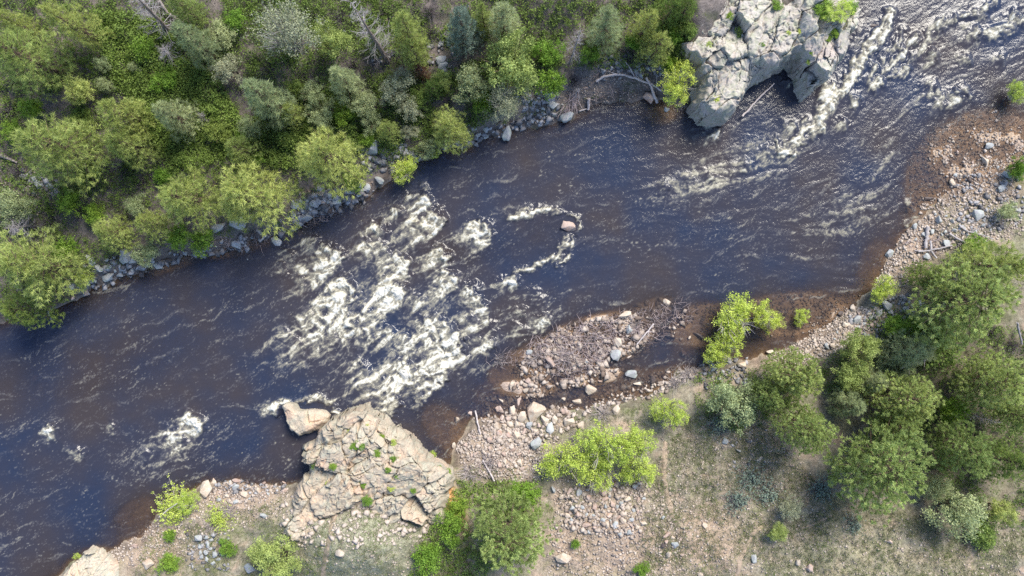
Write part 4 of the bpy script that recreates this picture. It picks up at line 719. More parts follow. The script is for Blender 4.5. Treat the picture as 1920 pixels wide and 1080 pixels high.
def conifer(key, seed, mat, Rr=3.0, Ht=8.0, nb=60, per=9, cb=0.2, shape='dome', tuft=(0.30, 0.045, 14), spread=0.30, droop=0.0, up=0.7, barkm='bark'):
    r = np.random.default_rng(seed); mb = MB(); tb = MB()
    lean = r.normal(0, 0.03, 2)
    tp = np.array([[lean[0] * q * Ht, lean[1] * q * Ht, q * Ht] for q in np.linspace(0, 0.97, 9)]); tp[1:-1, :2] += r.normal(0, 0.05, (7, 2))
    tube(tb, np.vstack([[0, 0, -0.6], tp]), np.concatenate([[0.26], np.linspace(0.22, 0.03, 9)]), 7, 0.3)
    lob = r.random(8)
    for i in range(nb):
        t = (i + r.random()) / nb; z0 = Ht * (cb + (0.96 - cb) * t); az = i * 2.39996 + r.normal(0, 0.35)
        if shape == 'dome': e = (1 - t ** 2.6) ** 0.55 * (0.72 + 0.28 * min(1, t / 0.3))
        elif shape == 'cone': e = (1 - t) ** 0.72 * 0.95 + 0.05
        else: e = (1 - t ** 1.7) ** 0.7
        e *= 0.62 + 0.55 * np.interp((az / 6.283 % 1) * 8, np.arange(9), np.append(lob, lob[0]))
        ln = Rr * e * r.uniform(0.72, 1.06) + 0.15
        el = (-0.15 + 0.75 * t) - droop
        bo = np.array([lean[0] * z0, lean[1] * z0, z0]); di = np.array([math.cos(az), math.sin(az), math.tan(el) * 0.6]); tipp = bo + di * ln
        pm = bo + di * ln * 0.5 + np.array([0, 0, -0.06 * ln])
        tube(tb, [bo, pm, tipp], [0.05 * (1.2 - t) + 0.015, 0.03, 0.008], 3, 0.3)
        k = max(3, int(per * ln / Rr * 1.5 + 2)); u = 1 - (1 - 0.25) * r.random(k) ** 1.35
        side = np.array([-math.sin(az), math.cos(az), 0]); lat = r.normal(0, 1, k) * spread * ln * np.minimum(u, 1.1 - u * 0.45)
        c = bo + di * (ln * u)[:, None] + side * lat[:, None] + np.stack([np.zeros(k), np.zeros(k), r.normal(0.05, 0.10, k) - 0.15 * np.abs(lat) - 0.10 * ln * u * (1 - u)], -1)
        od = unit(c - bo * np.array([1, 1, 0.9]))
        tint = np.clip(0.45 + r.normal(0, 0.16) + r.normal(0, 0.13, k), 0, 1)
        blades(mb, c, od, tuft[2], tuft[0], tuft[1], up, 0.75, tint, r)
    k = 10; c = np.stack([r.normal(lean[0] * Ht, 0.15, k), r.normal(lean[1] * Ht, 0.15, k), Ht * r.uniform(0.93, 1.0, k)], -1)
    blades(mb, c, unit(c - tp[-2]), tuft[2], tuft[0], tuft[1], 0.9, 0.6, np.full(k, 0.6), r)
    proto(key, (Rr, Ht, [('trunk', tb.mesh('trunk', M[barkm], True)), ('crown', mb.mesh('crown', M[mat]))]))
def leafy(key, seed, mat, Rr=2.0, Ht=3.0, ncl=60, nl=60, sz=0.075, crad=0.34, shell=0.55, stems=6, barkm='bark', low=0.15, dead=0, transp=0.0):
    r = np.random.default_rng(seed); mb = MB(); tb = MB()
    lob = [(r.uniform(-.5, .5) * Rr, r.uniform(-.5, .5) * Rr, r.uniform(.42, .7) * Rr, r.uniform(.65, 1.0)) for _ in range(5)] + [(0, 0, Rr * .72, 1.0)]
    cs = []
    while len(cs) < ncl:
        a, b, q, hh = lob[r.integers(len(lob))]; d = unit(r.normal(0, 1, 3)); d[2] = abs(d[2]) if r.random() < 0.85 else -abs(d[2]) * 0.5
        s = r.uniform(shell, 1.0); zc = Ht * (low + (hh - low) * 0.5)
        cs.append((a + d[0] * q * s, b + d[1] * q * s, zc + d[2] * Ht * hh * 0.45 * s))
    cs = np.array(cs)
    tint = np.clip(0.5 + r.normal(0, 0.2, ncl), 0, 1)
    leaves(mb, cs, nl, crad * r.uniform(0.7, 1.3, ncl), sz, tint, r)
    for i in range(stems):
        a = r.random() * 6.28; q = Rr * r.uniform(0.3, 0.75)
        p = np.array([[0.1 * math.cos(a), 0.1 * math.sin(a), -0.4], [q * .3 * math.cos(a), q * .3 * math.sin(a), Ht * .35], [q * .7 * math.cos(a + .2), q * .7 * math.sin(a + .2), Ht * .62], [q * math.cos(a + .3), q * math.sin(a + .3), Ht * .86]])
        tube(tb, p, [0.07, 0.05, 0.03, 0.01], 5, 0.4)
    for i in range(ncl):
        if i % 2: continue
        b = np.array([cs[i, 0] * 0.35, cs[i, 1] * 0.35, cs[i, 2] * 0.5]); tube(tb, [b, (b + cs[i]) / 2 + r.normal(0, .08, 3), cs[i]], [0.028, 0.018, 0.008], 3, 0.6)
    parts = [('trunk', tb.mesh('trunk', M[barkm], True)), ('crown', mb.mesh('crown', M[mat]))]
    if dead:
        db = MB()
        for i in range(dead):
            a = r.random() * 6.28; c0 = np.array([r.uniform(-.4, .4) * Rr, r.uniform(-.4, .4) * Rr, Ht * .5]); ln = Rr * r.uniform(.25, .5)
            for j in range(5):
                aa = a + r.normal(0, .5); tube(db, wiggle(c0, c0 + np.array([math.cos(aa) * ln, math.sin(aa) * ln, Ht * r.uniform(.35, .55)]), 4, 0.06), [0.03, .022, .015, .006], 3, r.random())
        parts.append(('dead_branch', db.mesh('dead_branch', M['dead'])))
    proto(key, (Rr, Ht, parts))
def snag(key, seed, mat, Ht=9.0, Rr=2.0, nb=60, sub=5, base=0.2, low=0.15, flare=0.2):
    r = np.random.default_rng(seed); tb = MB(); bb = MB(); pr = random.Random(seed)
    tp = wiggle((0, 0, -0.5), (r.normal(0, .3), r.normal(0, .3), Ht), 10, 0.06, pr); tube(tb, tp, np.linspace(base, 0.02, 10), 8, 0.25)
    for i in range(nb):
        t = low + (0.98 - low) * (i + r.random()) / nb; j = t * 9; a = int(min(j, 8)); bo = tp[a] * (1 - j + a) + tp[a + 1] * (j - a)
        az = r.random() * 6.28; ln = Rr * ((1 - t) * 0.8 + 0.25) * r.uniform(.5, 1.1); el = r.uniform(-.2, .5)
        tip = bo + np.array([math.cos(az), math.sin(az), math.tan(el)]) * ln; p = wiggle(bo, tip, 5, 0.06 * ln, pr); tube(bb, p, np.linspace(0.028, 0.006, 5), 3, r.random())
        for q in range(sub):
            u = r.uniform(.3, .95) * 4; k = int(min(u, 3)); s0 = p[k] * (1 - u + k) + p[k + 1] * (u - k); sa = az + r.choice([-1, 1]) * r.uniform(.4, 1.1); sl = ln * r.uniform(.2, .42)
            tube(bb, wiggle(s0, s0 + np.array([math.cos(sa), math.sin(sa), r.uniform(-.2, .5)]) * sl, 3, 0.05 * sl, pr), [0.014, 0.009, 0.004], 3, r.random())
    proto(key, (Rr, Ht, [('trunk', tb.mesh('trunk', M[mat], True)), ('branches', bb.mesh('branches', M['dead']))]))
def brushy(key, seed, mat, Rr=1.0, Ht=0.9, n=170, leafm=None, nl=0, wd=0.012):
    r = np.random.default_rng(seed); mb = MB(); pr = random.Random(seed); cs = []
    for i in range(n):
        a = r.random() * 6.28; el = r.uniform(0.1, 1.4); ln = Rr * r.uniform(.5, 1.05); d = np.array([math.cos(a) * math.cos(el), math.sin(a) * math.cos(el), math.sin(el) * Ht / Rr])
        b = np.array([r.normal(0, .15) * Rr, r.normal(0, .15) * Rr, -0.05]); p = wiggle(b, b + d * ln, 4, 0.09 * ln, pr); tube(mb, p, [wd * 1.4, wd, wd * .8, wd * .4], 3, r.random()); cs.append(p[-1]); cs.append(p[2])
    parts = [('twigs', mb.mesh('twigs', M[mat]))]
    if leafm:
        lb = MB(); cs = np.array(cs); leaves(lb, cs, nl, np.full(len(cs), 0.10), 0.05, np.clip(0.5 + r.normal(0, .2, len(cs)), 0, 1), r); parts.append(('foliage', lb.mesh('foliage', M[leafm])))
    proto(key, (Rr, Ht, parts))
for s in range(4):
    conifer('pine', 200 + s, 'pine', 3.0, 7.0, 92, 13, 0.2, 'dome', (0.19, 0.050, 24), 0.30, 0.0, 0.6)
    conifer('olive', 220 + s, 'olive', 2.8, 7.5, 84, 12, 0.14, 'mid', (0.30, 0.040, 14), 0.24, 0.05, 0.5)
    conifer('greyfir', 240 + s, 'greygreen', 2.0, 7.0, 80, 10, 0.08, 'cone', (0.30, 0.036, 13), 0.22, 0.10, 0.45)
    leafy('lime', 300 + s, 'lime', 2.2, 3.0, 130, 52, 0.060, 0.27, 0.45, 9, 'drift', 0.1, 6)
    leafy('greenbush', 320 + s, 'green', 1.5, 1.8, 70, 55, 0.065, 0.26, 0.5, 6)
    leafy('deepbush', 340 + s, 'deep', 1.5, 1.5, 70, 55, 0.065, 0.26, 0.5, 5)
    leafy('greybush', 360 + s, 'greygreen', 1.8, 2.4, 90, 60, 0.055, 0.27, 0.5, 6)
for s in range(2):
    conifer('blue', 260 + s, 'blue', 2.0, 6.5, 80, 11, 0.08, 'cone', (0.24, 0.045, 14), 0.26, 0.08, 0.5)
    conifer('deeppine', 270 + s, 'deep', 2.6, 7.0, 70, 11, 0.15, 'mid', (0.26, 0.045, 14), 0.26, 0.05, 0.5)
    leafy('pale', 380 + s, 'pale', 2.6, 4.5, 150, 40, 0.060, 0.40, 0.35, 9, 'dead', 0.15, 3)
    leafy('juniper', 390 + s, 'pale', 1.6, 2.6, 80, 60, 0.050, 0.24, 0.5, 5)
    leafy('mustard', 400 + s, 'olive', 2.2, 4.0, 110, 70, 0.070, 0.30, 0.5, 6)
    snag('snag', 420 + s, 'snag', 10.0, 2.2, 70, 5, 0.24)
    snag('greysnag', 430 + s, 'dead', 6.0, 1.8, 60, 5, 0.12)
    brushy('brush', 440 + s, 'brush', 1.1, 0.9, 200)
    brushy('sage', 450 + s, 'brush', 0.9, 0.7, 120, 'blue', 3)
    brushy('twiggylime', 460 + s, 'drift', 1.4, 1.1, 170, 'lime', 9)
    brushy('drybush', 470 + s, 'drift', 1.1, 0.7, 190)
conifer('rust', 280, 'rust', 1.2, 2.6, 40, 8, 0.1, 'cone', (0.22, 0.03, 8), 0.22, 0.05, 0.4, 'snag')
CAT = {'pine': ('pine_tree', 'pine tree'), 'olive': ('conifer_tree', 'conifer'), 'greyfir': ('fir_tree', 'fir tree'), 'blue': ('spruce_tree', 'spruce'), 'deeppine': ('conifer_tree', 'conifer'), 'rust': ('conifer_tree', 'conifer'), 'lime': ('willow_tree', 'willow'), 'greenbush': ('green_bush', 'bush'), 'deepbush': ('green_bush', 'bush'), 'greybush': ('grey_bush', 'bush'), 'pale': ('pale_tree', 'tree'), 'juniper': ('juniper_bush', 'juniper'), 'mustard': ('leafy_tree', 'tree'), 'snag': ('dead_tree', 'dead tree'), 'greysnag': ('dead_tree', 'dead tree'), 'brush': ('dead_brush', 'brush'), 'sage': ('sage_bush', 'sagebrush'), 'twiggylime': ('willow_bush', 'bush'), 'drybush': ('dry_bush', 'bush')}
pr_ = random.Random(77)
count = {}
def plant(key, px, py, rad, h, label, group=None, lift=0.62, at=None, tilt=0.0, name=None):
    """a plant whose crown is seen centred on the pixel, rad pixels across its half width, h metres tall"""
    ps = PROTO[key]; k = count.get(key, 0); count[key] = k + 1; Rp, Hp, parts = ps[k % len(ps)]
    if at: x, y, z = at
    else:
        x, y, z = [float(q) for q in ground_at(px, py, h * lift)]
        z = max(z, -0.15)
    sc = rad * S * (H - z - h * lift) / H / Rp
    o = empty(name or CAT[key][0]); o.location = (x, y, z - 0.03)
    o.rotation_euler = (pr_.uniform(-tilt, tilt), pr_.uniform(-tilt, tilt), pr_.uniform(0, 6.28)); o.scale = (sc * pr_.uniform(.95, 1.07), sc * pr_.uniform(.95, 1.07), h / Hp)
    for nme, me in parts: link(nme, me, o)
    return tag(o, label, CAT[key][1], group)
T = [
 # left bank woods
 ('olive', 42, 105, 66, 8, 'yellow-olive conifer cut by the left picture edge above the bright crown'), ('olive', 122, 38, 42, 7, 'yellow-green conifer near the upper left picture corner'), ('olive', 100, 275, 78, 8.5, 'big bright yellow-green conifer above the small wooded talus patch'), ('olive', 222, 208, 50, 6, 'yellow-olive conifer between the bright big one and dark undergrowth'), ('olive', 232, 268, 46, 5.5, 'ragged olive conifer downslope beside the big bright one'), ('greyfir', 320, 215, 40, 6, 'dark grey-green fir standing alone in deep undergrowth'), ('greyfir', 495, 185, 50, 7.5, 'feathery green fir between two clumps of grey brush'), ('olive', 445, 280, 36, 4.5, 'smaller pale olive conifer above the paired yellow crowns'), ('olive', 345, 368, 62, 7, 'left one of paired yellow-green crowns leaning over the shore'), ('olive', 458, 362, 84, 8, 'right one of paired yellow-green crowns, biggest at the shore'), ('olive', 612, 292, 72, 7.5, 'yellow-green conifer above the stony bank of the rapids'), ('mustard', 615, 75, 40, 5, 'round dense green tree beside the leaning snag'), ('pale', 530, 60, 74, 6.5, 'pale wispy half-leafless tree at the upper picture edge'), ('greyfir', 362, 78, 42, 6.5, 'olive-grey fir below the bleached snag top'), ('juniper', 428, 130, 36, 3, 'pale grey-green shrub among dark undergrowth by the fir'), ('greybush', 190, 118, 20, 1.6, 'small grey-green shrub in undergrowth near the yellow-olive conifer'), ('greybush', 250, 126, 16, 1.2, 'small bluish shrub amid bright undergrowth'), ('greybush', 195, 158, 20, 1.5, 'pale shrub upslope of the yellow-olive conifer'), ('mustard', 150, 172, 32, 3, 'yellow-green sapling between two olive conifers'), ('greybush', 592, 212, 36, 2.6, 'pale green bush left of the deep green thicket'), ('greyfir', 640, 150, 42, 6, 'grey-green fir downslope of the round dense tree'), ('greybush', 585, 175, 30, 2.2, 'dull green bush under the pale wispy tree'),
 ('olive', 762, 55, 44, 8, 'tall yellow-green conifer right of the leaning snag'), ('olive', 775, 95, 30, 6, 'lower yellow-green conifer under the tall one'), ('blue', 867, 48, 44, 8, 'dark blue-green spruce at the upper picture edge'), ('greyfir', 945, 35, 44, 7, 'olive-grey fir between spruce and blue-grey outcrop'), ('mustard', 950, 112, 60, 6, 'broad mustard-green tree in the middle of the wooded bank'), ('pale', 943, 190, 42, 5, 'pale green tree hanging over the waterline boulders'), ('greybush', 878, 152, 42, 4, 'dull olive bush under the mustard-green tree'), ('olive', 843, 243, 50, 5, 'olive-green tree overhanging the dark waterline rocks'), ('juniper', 738, 163, 40, 3.2, 'pale bluish juniper on the wooded slope'), ('juniper', 772, 203, 32, 2.8, 'pale bluish juniper below the larger one'), ('juniper', 765, 245, 20, 1.8, 'small silvery juniper above the grey boulders'), ('olive', 728, 242, 26, 3.5, 'young yellow-green conifer between juniper and boulders'), ('lime', 752, 317, 31, 2.6, 'bright green bush overhanging the head of the rapids'), ('lime', 815, 288, 11, 1.0, 'small lime shoot at the waterline under the olive-green tree'), ('greenbush', 1035, 155, 34, 2.6, 'mid green bush above the twig tangle'), ('greyfir', 1140, 48, 42, 7.5, 'tall grey-green fir left of the rocky gully'), ('olive', 1215, 42, 32, 6, 'olive tree at the cliff side, the upper of two'), ('olive', 1235, 86, 36, 5, 'olive tree at the cliff side, the lower of two'), ('lime', 1272, 156, 37, 3.6, 'bright lime tree at the foot of the granite cliff'), ('rust', 790, 133, 19, 2.4, 'small rust-red dying conifer on the slope'), ('mustard', 830, 148, 24, 2.4, 'yellow-green sapling below the paired lichened boulders'), ('deepbush', 785, 180, 28, 1.8, 'deep green bush between juniper and sapling'), ('greenbush', 1022, 92, 32, 2.0, 'fresh green bush beside the mustard-green tree'), ('deeppine', 1255, 20, 34, 5, 'dark green tree against the cliff at the upper picture edge'), ('greenbush', 1192, 78, 24, 1.6, 'fresh green bush in the rocky gully'), ('greenbush', 1250, 118, 22, 1.6, 'fresh green bush above the lime tree by the cliff'), ('greybush', 680, 190, 36, 2.4, 'grey-green bush in the deep thicket near the junipers'), ('greybush', 800, 285, 26, 2.0, 'green-grey bush above the dark waterline rocks'), ('deeppine', 815, 165, 26, 3.0, 'deep green young tree between two pale shrubs'),
 ('olive', 55, 500, 82, 8, 'big yellow-olive conifer at the waterline, left picture edge'), ('deeppine', 45, 575, 58, 5.5, 'deep green tree overhanging the water at the left picture edge'), ('olive', 205, 435, 37, 4.5, 'yellow-olive conifer upslope of the boulder pile'), ('olive', 278, 418, 34, 4.5, 'dull olive conifer beside the paired yellow crowns'), ('greybush', 272, 475, 32, 2.2, 'grey-green shrub at the waterline beside a round boulder'), ('greenbush', 335, 447, 30, 1.8, 'fresh green shrub low on the bank, under the left paired crown'), ('greenbush', 385, 452, 28, 1.6, 'fresh green shrub beside the flat bluish slab'), ('lime', 157, 524, 20, 1.5, 'small lime bush on the boulder pile at the left shore'), ('greenbush', 120, 470, 30, 2.0, 'green bush between big conifer and boulder pile'), ('greenbush', 180, 405, 26, 1.6, 'bright green bush upslope of the yellow-olive conifer by the boulders'), ('greybush', 15, 385, 40, 3.5, 'dull grey-green bush at the left picture edge by the grey snag'), ('greenbush', 60, 200, 26, 1.8, 'bright green bush beside the big bright conifer'), ('greybush', 470, 238, 30, 2.2, 'grey-green bush under the feathery fir'), ('olive', 20, 40, 30, 5, 'olive conifer cut by the upper left picture corner'), ('olive', 905, 25, 26, 5, 'small olive conifer squeezed beside the dark spruce'), ('greenbush', 665, 330, 26, 1.6, 'green bush on the stony bank beside the yellow-green conifer'), ('greybush', 700, 225, 28, 2.0, 'grey bush uphill of the large greenish boulder'), ('olive', 545, 210, 26, 3.5, 'slim olive conifer next to the feathery fir'),
 # lower bank
 ('lime', 1372, 600, 48, 3.4, 'lime willow in the shallows, broad upper lobe by the dark channel'), ('lime', 1438, 592, 34, 3.0, 'lime willow in the shallows, the one nearest open water'), ('lime', 1358, 655, 38, 2.6, 'lime willow in the shallows with grey twigs at its foot'), ('lime', 1503, 596, 18, 1.2, 'little green bush alone on the inlet shore'), ('lime', 1664, 541, 29, 2.2, 'yellow-lime bush at the inlet beside the big olive pine'), ('deeppine', 1742, 522, 38, 4.0, 'blue-green low conifer between lime bush and big olive pine'), ('olive', 1870, 500, 74, 7.5, 'yellow-tipped pine at the right picture edge above the biggest crown'), ('pine', 1815, 560, 98, 9.0, 'biggest dark olive pine on the right bank with a shaded skirt'), ('greenbush', 1685, 612, 30, 1.6, 'bright green bush between scree and dark pines'), ('greenbush', 1718, 618, 22, 1.4, 'bright green bush beside the shade of the biggest olive pine'), ('deepbush', 1765, 650, 60, 2.0, 'dark green thicket in the shade of the biggest olive pine'), ('mustard', 1612, 655, 42, 3.5, 'olive bush at the back of the gravel shore'), ('pine', 1490, 702, 68, 6.0, 'olive pine behind the lime willows'), ('mustard', 1597, 702, 42, 3.0, 'yellow-green bush with grey bare twigs'), ('greyfir', 1722, 662, 52, 3.5, 'grey-green feathery tree under the biggest olive pine'), ('pine', 1862, 712, 66, 7.0, 'dark olive pine at the right picture edge below the biggest one'), ('greybush', 1375, 755, 60, 4.5, 'dull grey-green tree beside the little lime willow'), ('pine', 1512, 802, 64, 6.5, 'yellow-green tufted pine above the dry clearing'), ('pine', 1705, 745, 64, 6.0, 'mid-sized pine in the thick of the pine grove'), ('pine', 1688, 800, 50, 6.0, 'pine pressed behind the biggest tufted crown'), ('pine', 1660, 882, 108, 8.5, 'biggest tufted pine at the edge of the dry grass clearing'), ('pine', 1805, 842, 64, 6.5, 'pine right of the biggest tufted crown'), ('greybush', 1800, 960, 58, 4.5, 'grey-green bush above the split rock outcrop'), ('mustard', 1882, 958, 30, 3.0, 'yellow-olive bush near the lower right picture corner'), ('deeppine', 1892, 868, 48, 5.5, 'dark pine at the right picture edge in the lower grove'), ('pine', 1900, 775, 40, 6.0, 'small dark pine cut by the right picture edge'), ('greenbush', 1785, 772, 30, 3.0, 'bright lime-green young tree inside the pine grove'), ('greyfir', 1600, 760, 40, 4.5, 'yellowish young fir between two tufted pines'), ('greyfir', 1640, 715, 36, 4.0, 'dull fir between olive bush and pine grove'), ('pine', 1440, 745, 40, 5.0, 'small pine squeezed behind the olive pine'), ('juniper', 1488, 956, 30, 1.8, 'sparse pale shrub at the end of the faint trail'), ('mustard', 1461, 1000, 22, 1.4, 'small yellow-green shrub beside the thin dirt trail'), ('deepbush', 1835, 1000, 40, 1.6, 'dark green thicket behind the split rock outcrop'), ('greybush', 1760, 920, 36, 2.5, 'shaded bush under the biggest tufted pine'),
 ('pine', 960, 1000, 90, 7.5, 'dense dark green pine at the lower picture edge'), ('greenbush', 840, 1000, 34, 1.8, 'green bush left of the dense dark pine'), ('greenbush', 800, 1045, 40, 1.8, 'fresh green shrub in grass at the lower picture edge'), ('greenbush', 865, 945, 24, 1.2, 'green bush at the gully below the outcrop'), ('lime', 1065, 868, 48, 3.2, 'lime willow above the stone heap, the one touching the spit'), ('lime', 1128, 838, 50, 3.6, 'lime willow above the stone heap, the middle and tallest crown'), ('lime', 1192, 838, 46, 3.4, 'lime willow above the stone heap, the one nearest the trail'), ('lime', 1120, 890, 42, 2.8, 'lime willow above the stone heap, lowest crown over the stones'), ('lime', 1200, 885, 36, 2.6, 'lime willow above the stone heap, small crown beside the trail'), ('lime', 1256, 772, 35, 2.8, 'little lime willow alone at the bank by the channel'), ('greenbush', 985, 925, 36, 2.0, 'green bush above the dense dark pine'), ('mustard', 522, 1052, 56, 2.8, 'round yellow-green shrub at the lower picture edge below the outcrop'), ('twiggylime', 322, 955, 48, 1.6, 'lime shrub leaning over the river from the lower shore'), ('lime', 352, 942, 26, 1.6, 'dense lime shrub beside the biggest lower shore boulder'), ('twiggylime', 408, 975, 30, 1.2, 'half-bare lime shrub behind the lower shore stones'), ('greenbush', 425, 1022, 20, 0.9, 'low green shrub beside the grey scree'), ('greenbush', 318, 1005, 16, 0.8, 'tiny green shrub on the gravel slope'), ('lime', 1912, 176, 24, 2.2, 'lime bush cut by the right picture edge beside the far riffle'), ('greenbush', 1912, 310, 26, 2.2, 'green bush cut by the right picture edge near the slate boulder'), ('greenbush', 1825, 462, 28, 1.6, 'dark green bush behind the driftwood pile'), ('greybush', 1895, 390, 24, 1.6, 'dull bush at the right picture edge above the gravel flat'), ('greenbush', 1200, 1065, 18, 0.9, 'small green shrub in gravel at the lower picture edge'), ('greenbush', 1080, 1020, 12, 0.7, 'tiny green shrub at the tail of the stone heap'), ('greenbush', 310, 1060, 26, 1.0, 'low grassy green shrub on the gravel slope near the rock knob'),
 # fill of the far bank
 ('deepbush', 1285, 62, 26, 1.6, 'deep green bush pressed against the side of the granite cliff'), ('greenbush', 1262, 66, 22, 1.4, 'fresh green bush between the lower olive tree and the cliff'), ('deeppine', 1290, 12, 30, 4.0, 'dark young conifer at the cliff top by the upper picture edge'),
 ('deepbush', 150, 225, 26, 1.4, 'deep green bush left of the yellow-olive conifer pair'), ('greenbush', 300, 150, 30, 1.4, 'bright green bush in the middle of the deep undergrowth'), ('greenbush', 265, 90, 30, 1.4, 'bright green bush upslope in the deep undergrowth'), ('deepbush', 405, 250, 30, 1.6, 'deep green bush above the smaller pale olive conifer'), ('greenbush', 460, 260, 22, 1.4, 'bright green bush between feathery fir and pale olive conifer'), ('greybush', 415, 60, 34, 2.0, 'grey-green bush right of the olive-grey fir'), ('greenbush', 440, 40, 24, 1.4, 'fresh green bush beside the pale wispy tree'), ('deepbush', 560, 160, 28, 1.6, 'deep green bush below the pale wispy tree'), ('greenbush', 640, 215, 28, 1.6, 'fresh green bush between bushes above the stony bank'), ('deepbush', 540, 250, 28, 1.6, 'deep green bush beside the yellow-green conifer over the rapids'), ('greenbush', 300, 330, 22, 1.4, 'fresh green bush behind the left paired crown'), ('deepbush', 165, 330, 30, 1.6, 'deep green bush downslope of the big bright conifer'), ('greenbush', 130, 385, 30, 1.6, 'fresh green bush upslope of the waterline conifer'), ('greybush', 255, 385, 26, 2.0, 'grey-green bush between olive conifers above the boulder pile'), ('greenbush', 905, 190, 24, 1.6, 'fresh green bush left of the pale green tree'), ('greybush', 985, 150, 24, 1.8, 'grey-green bush right of the mustard-green tree'), ('greenbush', 1100, 100, 24, 1.6, 'fresh green bush right of the bleached standing dead tree'), ('greenbush', 690, 260, 20, 1.2, 'fresh green bush above the large greenish boulder'), ('olive', 345, 15, 34, 5.0, 'olive conifer at the upper picture edge beside the brown trunk'), ('greyfir', 700, 70, 24, 3.5, 'slim grey-green fir next to the brown-trunked snag'), ('deepbush', 90, 150, 26, 1.4, 'deep green bush between two yellow-olive conifers'), ('greenbush', 20, 250, 26, 1.4, 'bright green bush at the left picture edge'), ('greenbush', 480, 300, 20, 1.2, 'fresh green bush above the biggest paired crown'), ('deepbush', 520, 300, 24, 1.4, 'deep green bush right of the biggest paired crown'),
 # dead wood
 ('greysnag', 20, 418, 40, 4.0, 'grey bare snag at the left picture edge above the waterline conifer'), ('greysnag', 1077, 85, 32, 5.5, 'bleached standing dead tree above the bare bank'), ('greysnag', 300, 88, 34, 2.6, 'silvery bare crown in undergrowth below the bleached snag'), ('greysnag', 380, 222, 16, 2.0, 'small forked dead sapling in deep undergrowth'), ('greysnag', 1835, 780, 22, 5.0, 'grey bare treetop inside the pine grove'), ('greysnag', 1080, 175, 16, 1.6, 'small grey dead sapling at the bare bank edge'),
]
for a in T: plant(a[0], a[1], a[2], a[3] * (0.93 if a[0] == 'pine' else 1.1 if a[0] == 'lime' else 1.0), *a[4:6])
# leaning snags: stood on the base, tops towards the upper picture edge
for (bx, by, tx, ty, h, lab) in ((728, 118, 655, 8, 9.0, 'tall brown-trunked snag leaning away up the slope'), (318, 60, 255, -15, 7.0, 'bleached snag with many fine twigs at the upper picture edge')):
    x, y, z = [float(q) for q in ground_at(bx, by)]
    o = plant('snag', 0, 0, 52, h, lab, at=(x, y, z))
    k = (H - z - h) / H; dx, dy = (tx - 960) * S * k - x, (540 - ty) * S * k - y
    d = Vector((dx, dy, h)); o.rotation_euler = d.to_track_quat('Z', 'Y').to_euler(); o.scale[2] = d.length / 10.0
BR = [(560, 150, 26), (690, 150, 24), (640, 30, 24), (720, 20, 22), (600, 110, 20), (500, 130, 22), (300, 300, 22), (190, 300, 22), (550, 330, 20), (840, 190, 20), (780, 20, 20), (1180, 110, 18), (60, 430, 22), (30, 320, 22), (233, 182, 24), (400, 178, 24), (448, 160, 22), (178, 232, 22), (110, 110, 26), (70, 60, 30), (130, 130, 22), (90, 415, 26), (150, 400, 26), (222, 405, 20), (235, 320, 26), (265, 345, 22), (20, 200, 30), (700, 60, 20), (805, 60, 22), (1000, 150, 18), (1075, 150, 22), (660, 120, 22), (725, 200, 26), (620, 395, 16), (480, 440, 16), (590, 420, 18), (1408, 898, 34), (1440, 925, 32), (1350, 800, 28), (1385, 940, 30), (1545, 920, 34), (1600, 985, 24), (1860, 620, 24), (1900, 650, 26), (330, 40, 26), (590, 20, 24), (805, 20, 22), (20, 150, 26)]
for k, (a, b, c) in enumerate(BR):
    dead = k < 36 or k >= 42
    plant('brush' if dead else 'sage', a, b, c, 0.9 if dead else 0.7, 'purple-grey tangle of bare brush between the trees' if dead else 'blue-grey sagebrush on the dry clearing', 'bare brush between the trees' if dead else 'sagebrush on the dry clearing', 0.3)
for k, (a, b, c) in enumerate([(1110, 640, 30), (1060, 670, 34), (1000, 670, 30), (1190, 610, 26), (1225, 600, 22), (940, 672, 24), (880, 890, 28), (920, 865, 24), (1290, 705, 28), (1265, 720, 22), (430, 960, 26), (395, 985, 22), (1130, 780, 30), (1080, 820, 18)]):
    plant('drybush', a, b, c, 0.6, 'bleached leafless bush on stony ground between river and lime willows', 'leafless bushes on stony ground', 0.3)
# little plants rooted in the rock
for k, (px, py, r_, f) in enumerate([(1570, 25, 30, top_cliff), (1545, 12, 26, top_cliff), (1590, 18, 20, top_cliff), (1394, 50, 12, top_cliff), (1563, 62, 13, top_cliff), (1553, 72, 8, top_cliff), (1343, 187, 9, top_cliff), (1455, 8, 12, top_cliff), (1310, 20, 20, top_cliff), (1500, 60, 7, top_cliff), (1522, 100, 6, top_cliff), (1518, 115, 6, top_cliff), (1480, 62, 6, top_cliff), (1430, 85, 6, top_cliff), (1368, 30, 10, top_cliff), (1330, 85, 8, top_cliff),
   (590, 872, 11, low_crop), (625, 874, 9, low_crop), (656, 808, 9, low_crop), (663, 835, 10, low_crop), (678, 838, 9, low_crop), (690, 798, 6, low_crop), (712, 822, 8, low_crop), (708, 850, 9, low_crop), (738, 830, 8, low_crop), (738, 858, 8, low_crop), (727, 882, 8, low_crop), (803, 870, 9, low_crop), (820, 880, 8, low_crop), (690, 938, 13, low_crop), (735, 915, 9, low_crop), (680, 910, 8, low_crop), (840, 885, 9, low_crop), (615, 905, 7, low_crop), (745, 895, 6, low_crop), (775, 920, 7, low_crop), (145, 1043, 9, foot_crop), (1075, 55, 9, north_crop)]):
    x, y, z = f(px, py); plant('greenbush' if k % 3 else 'lime', 0, 0, r_, r_ * S * 0.8, 'tuft of green rooted in a crack of the ' + ('granite cliff' if f is top_cliff else 'bare rock below the woods' if f is north_crop else 'cream granite'), 'green tufts on the granite cliff' if f is top_cliff else 'green tufts on the cream granite' if f is not north_crop else None, at=(x, y, z - 0.08), name='rock_plant')

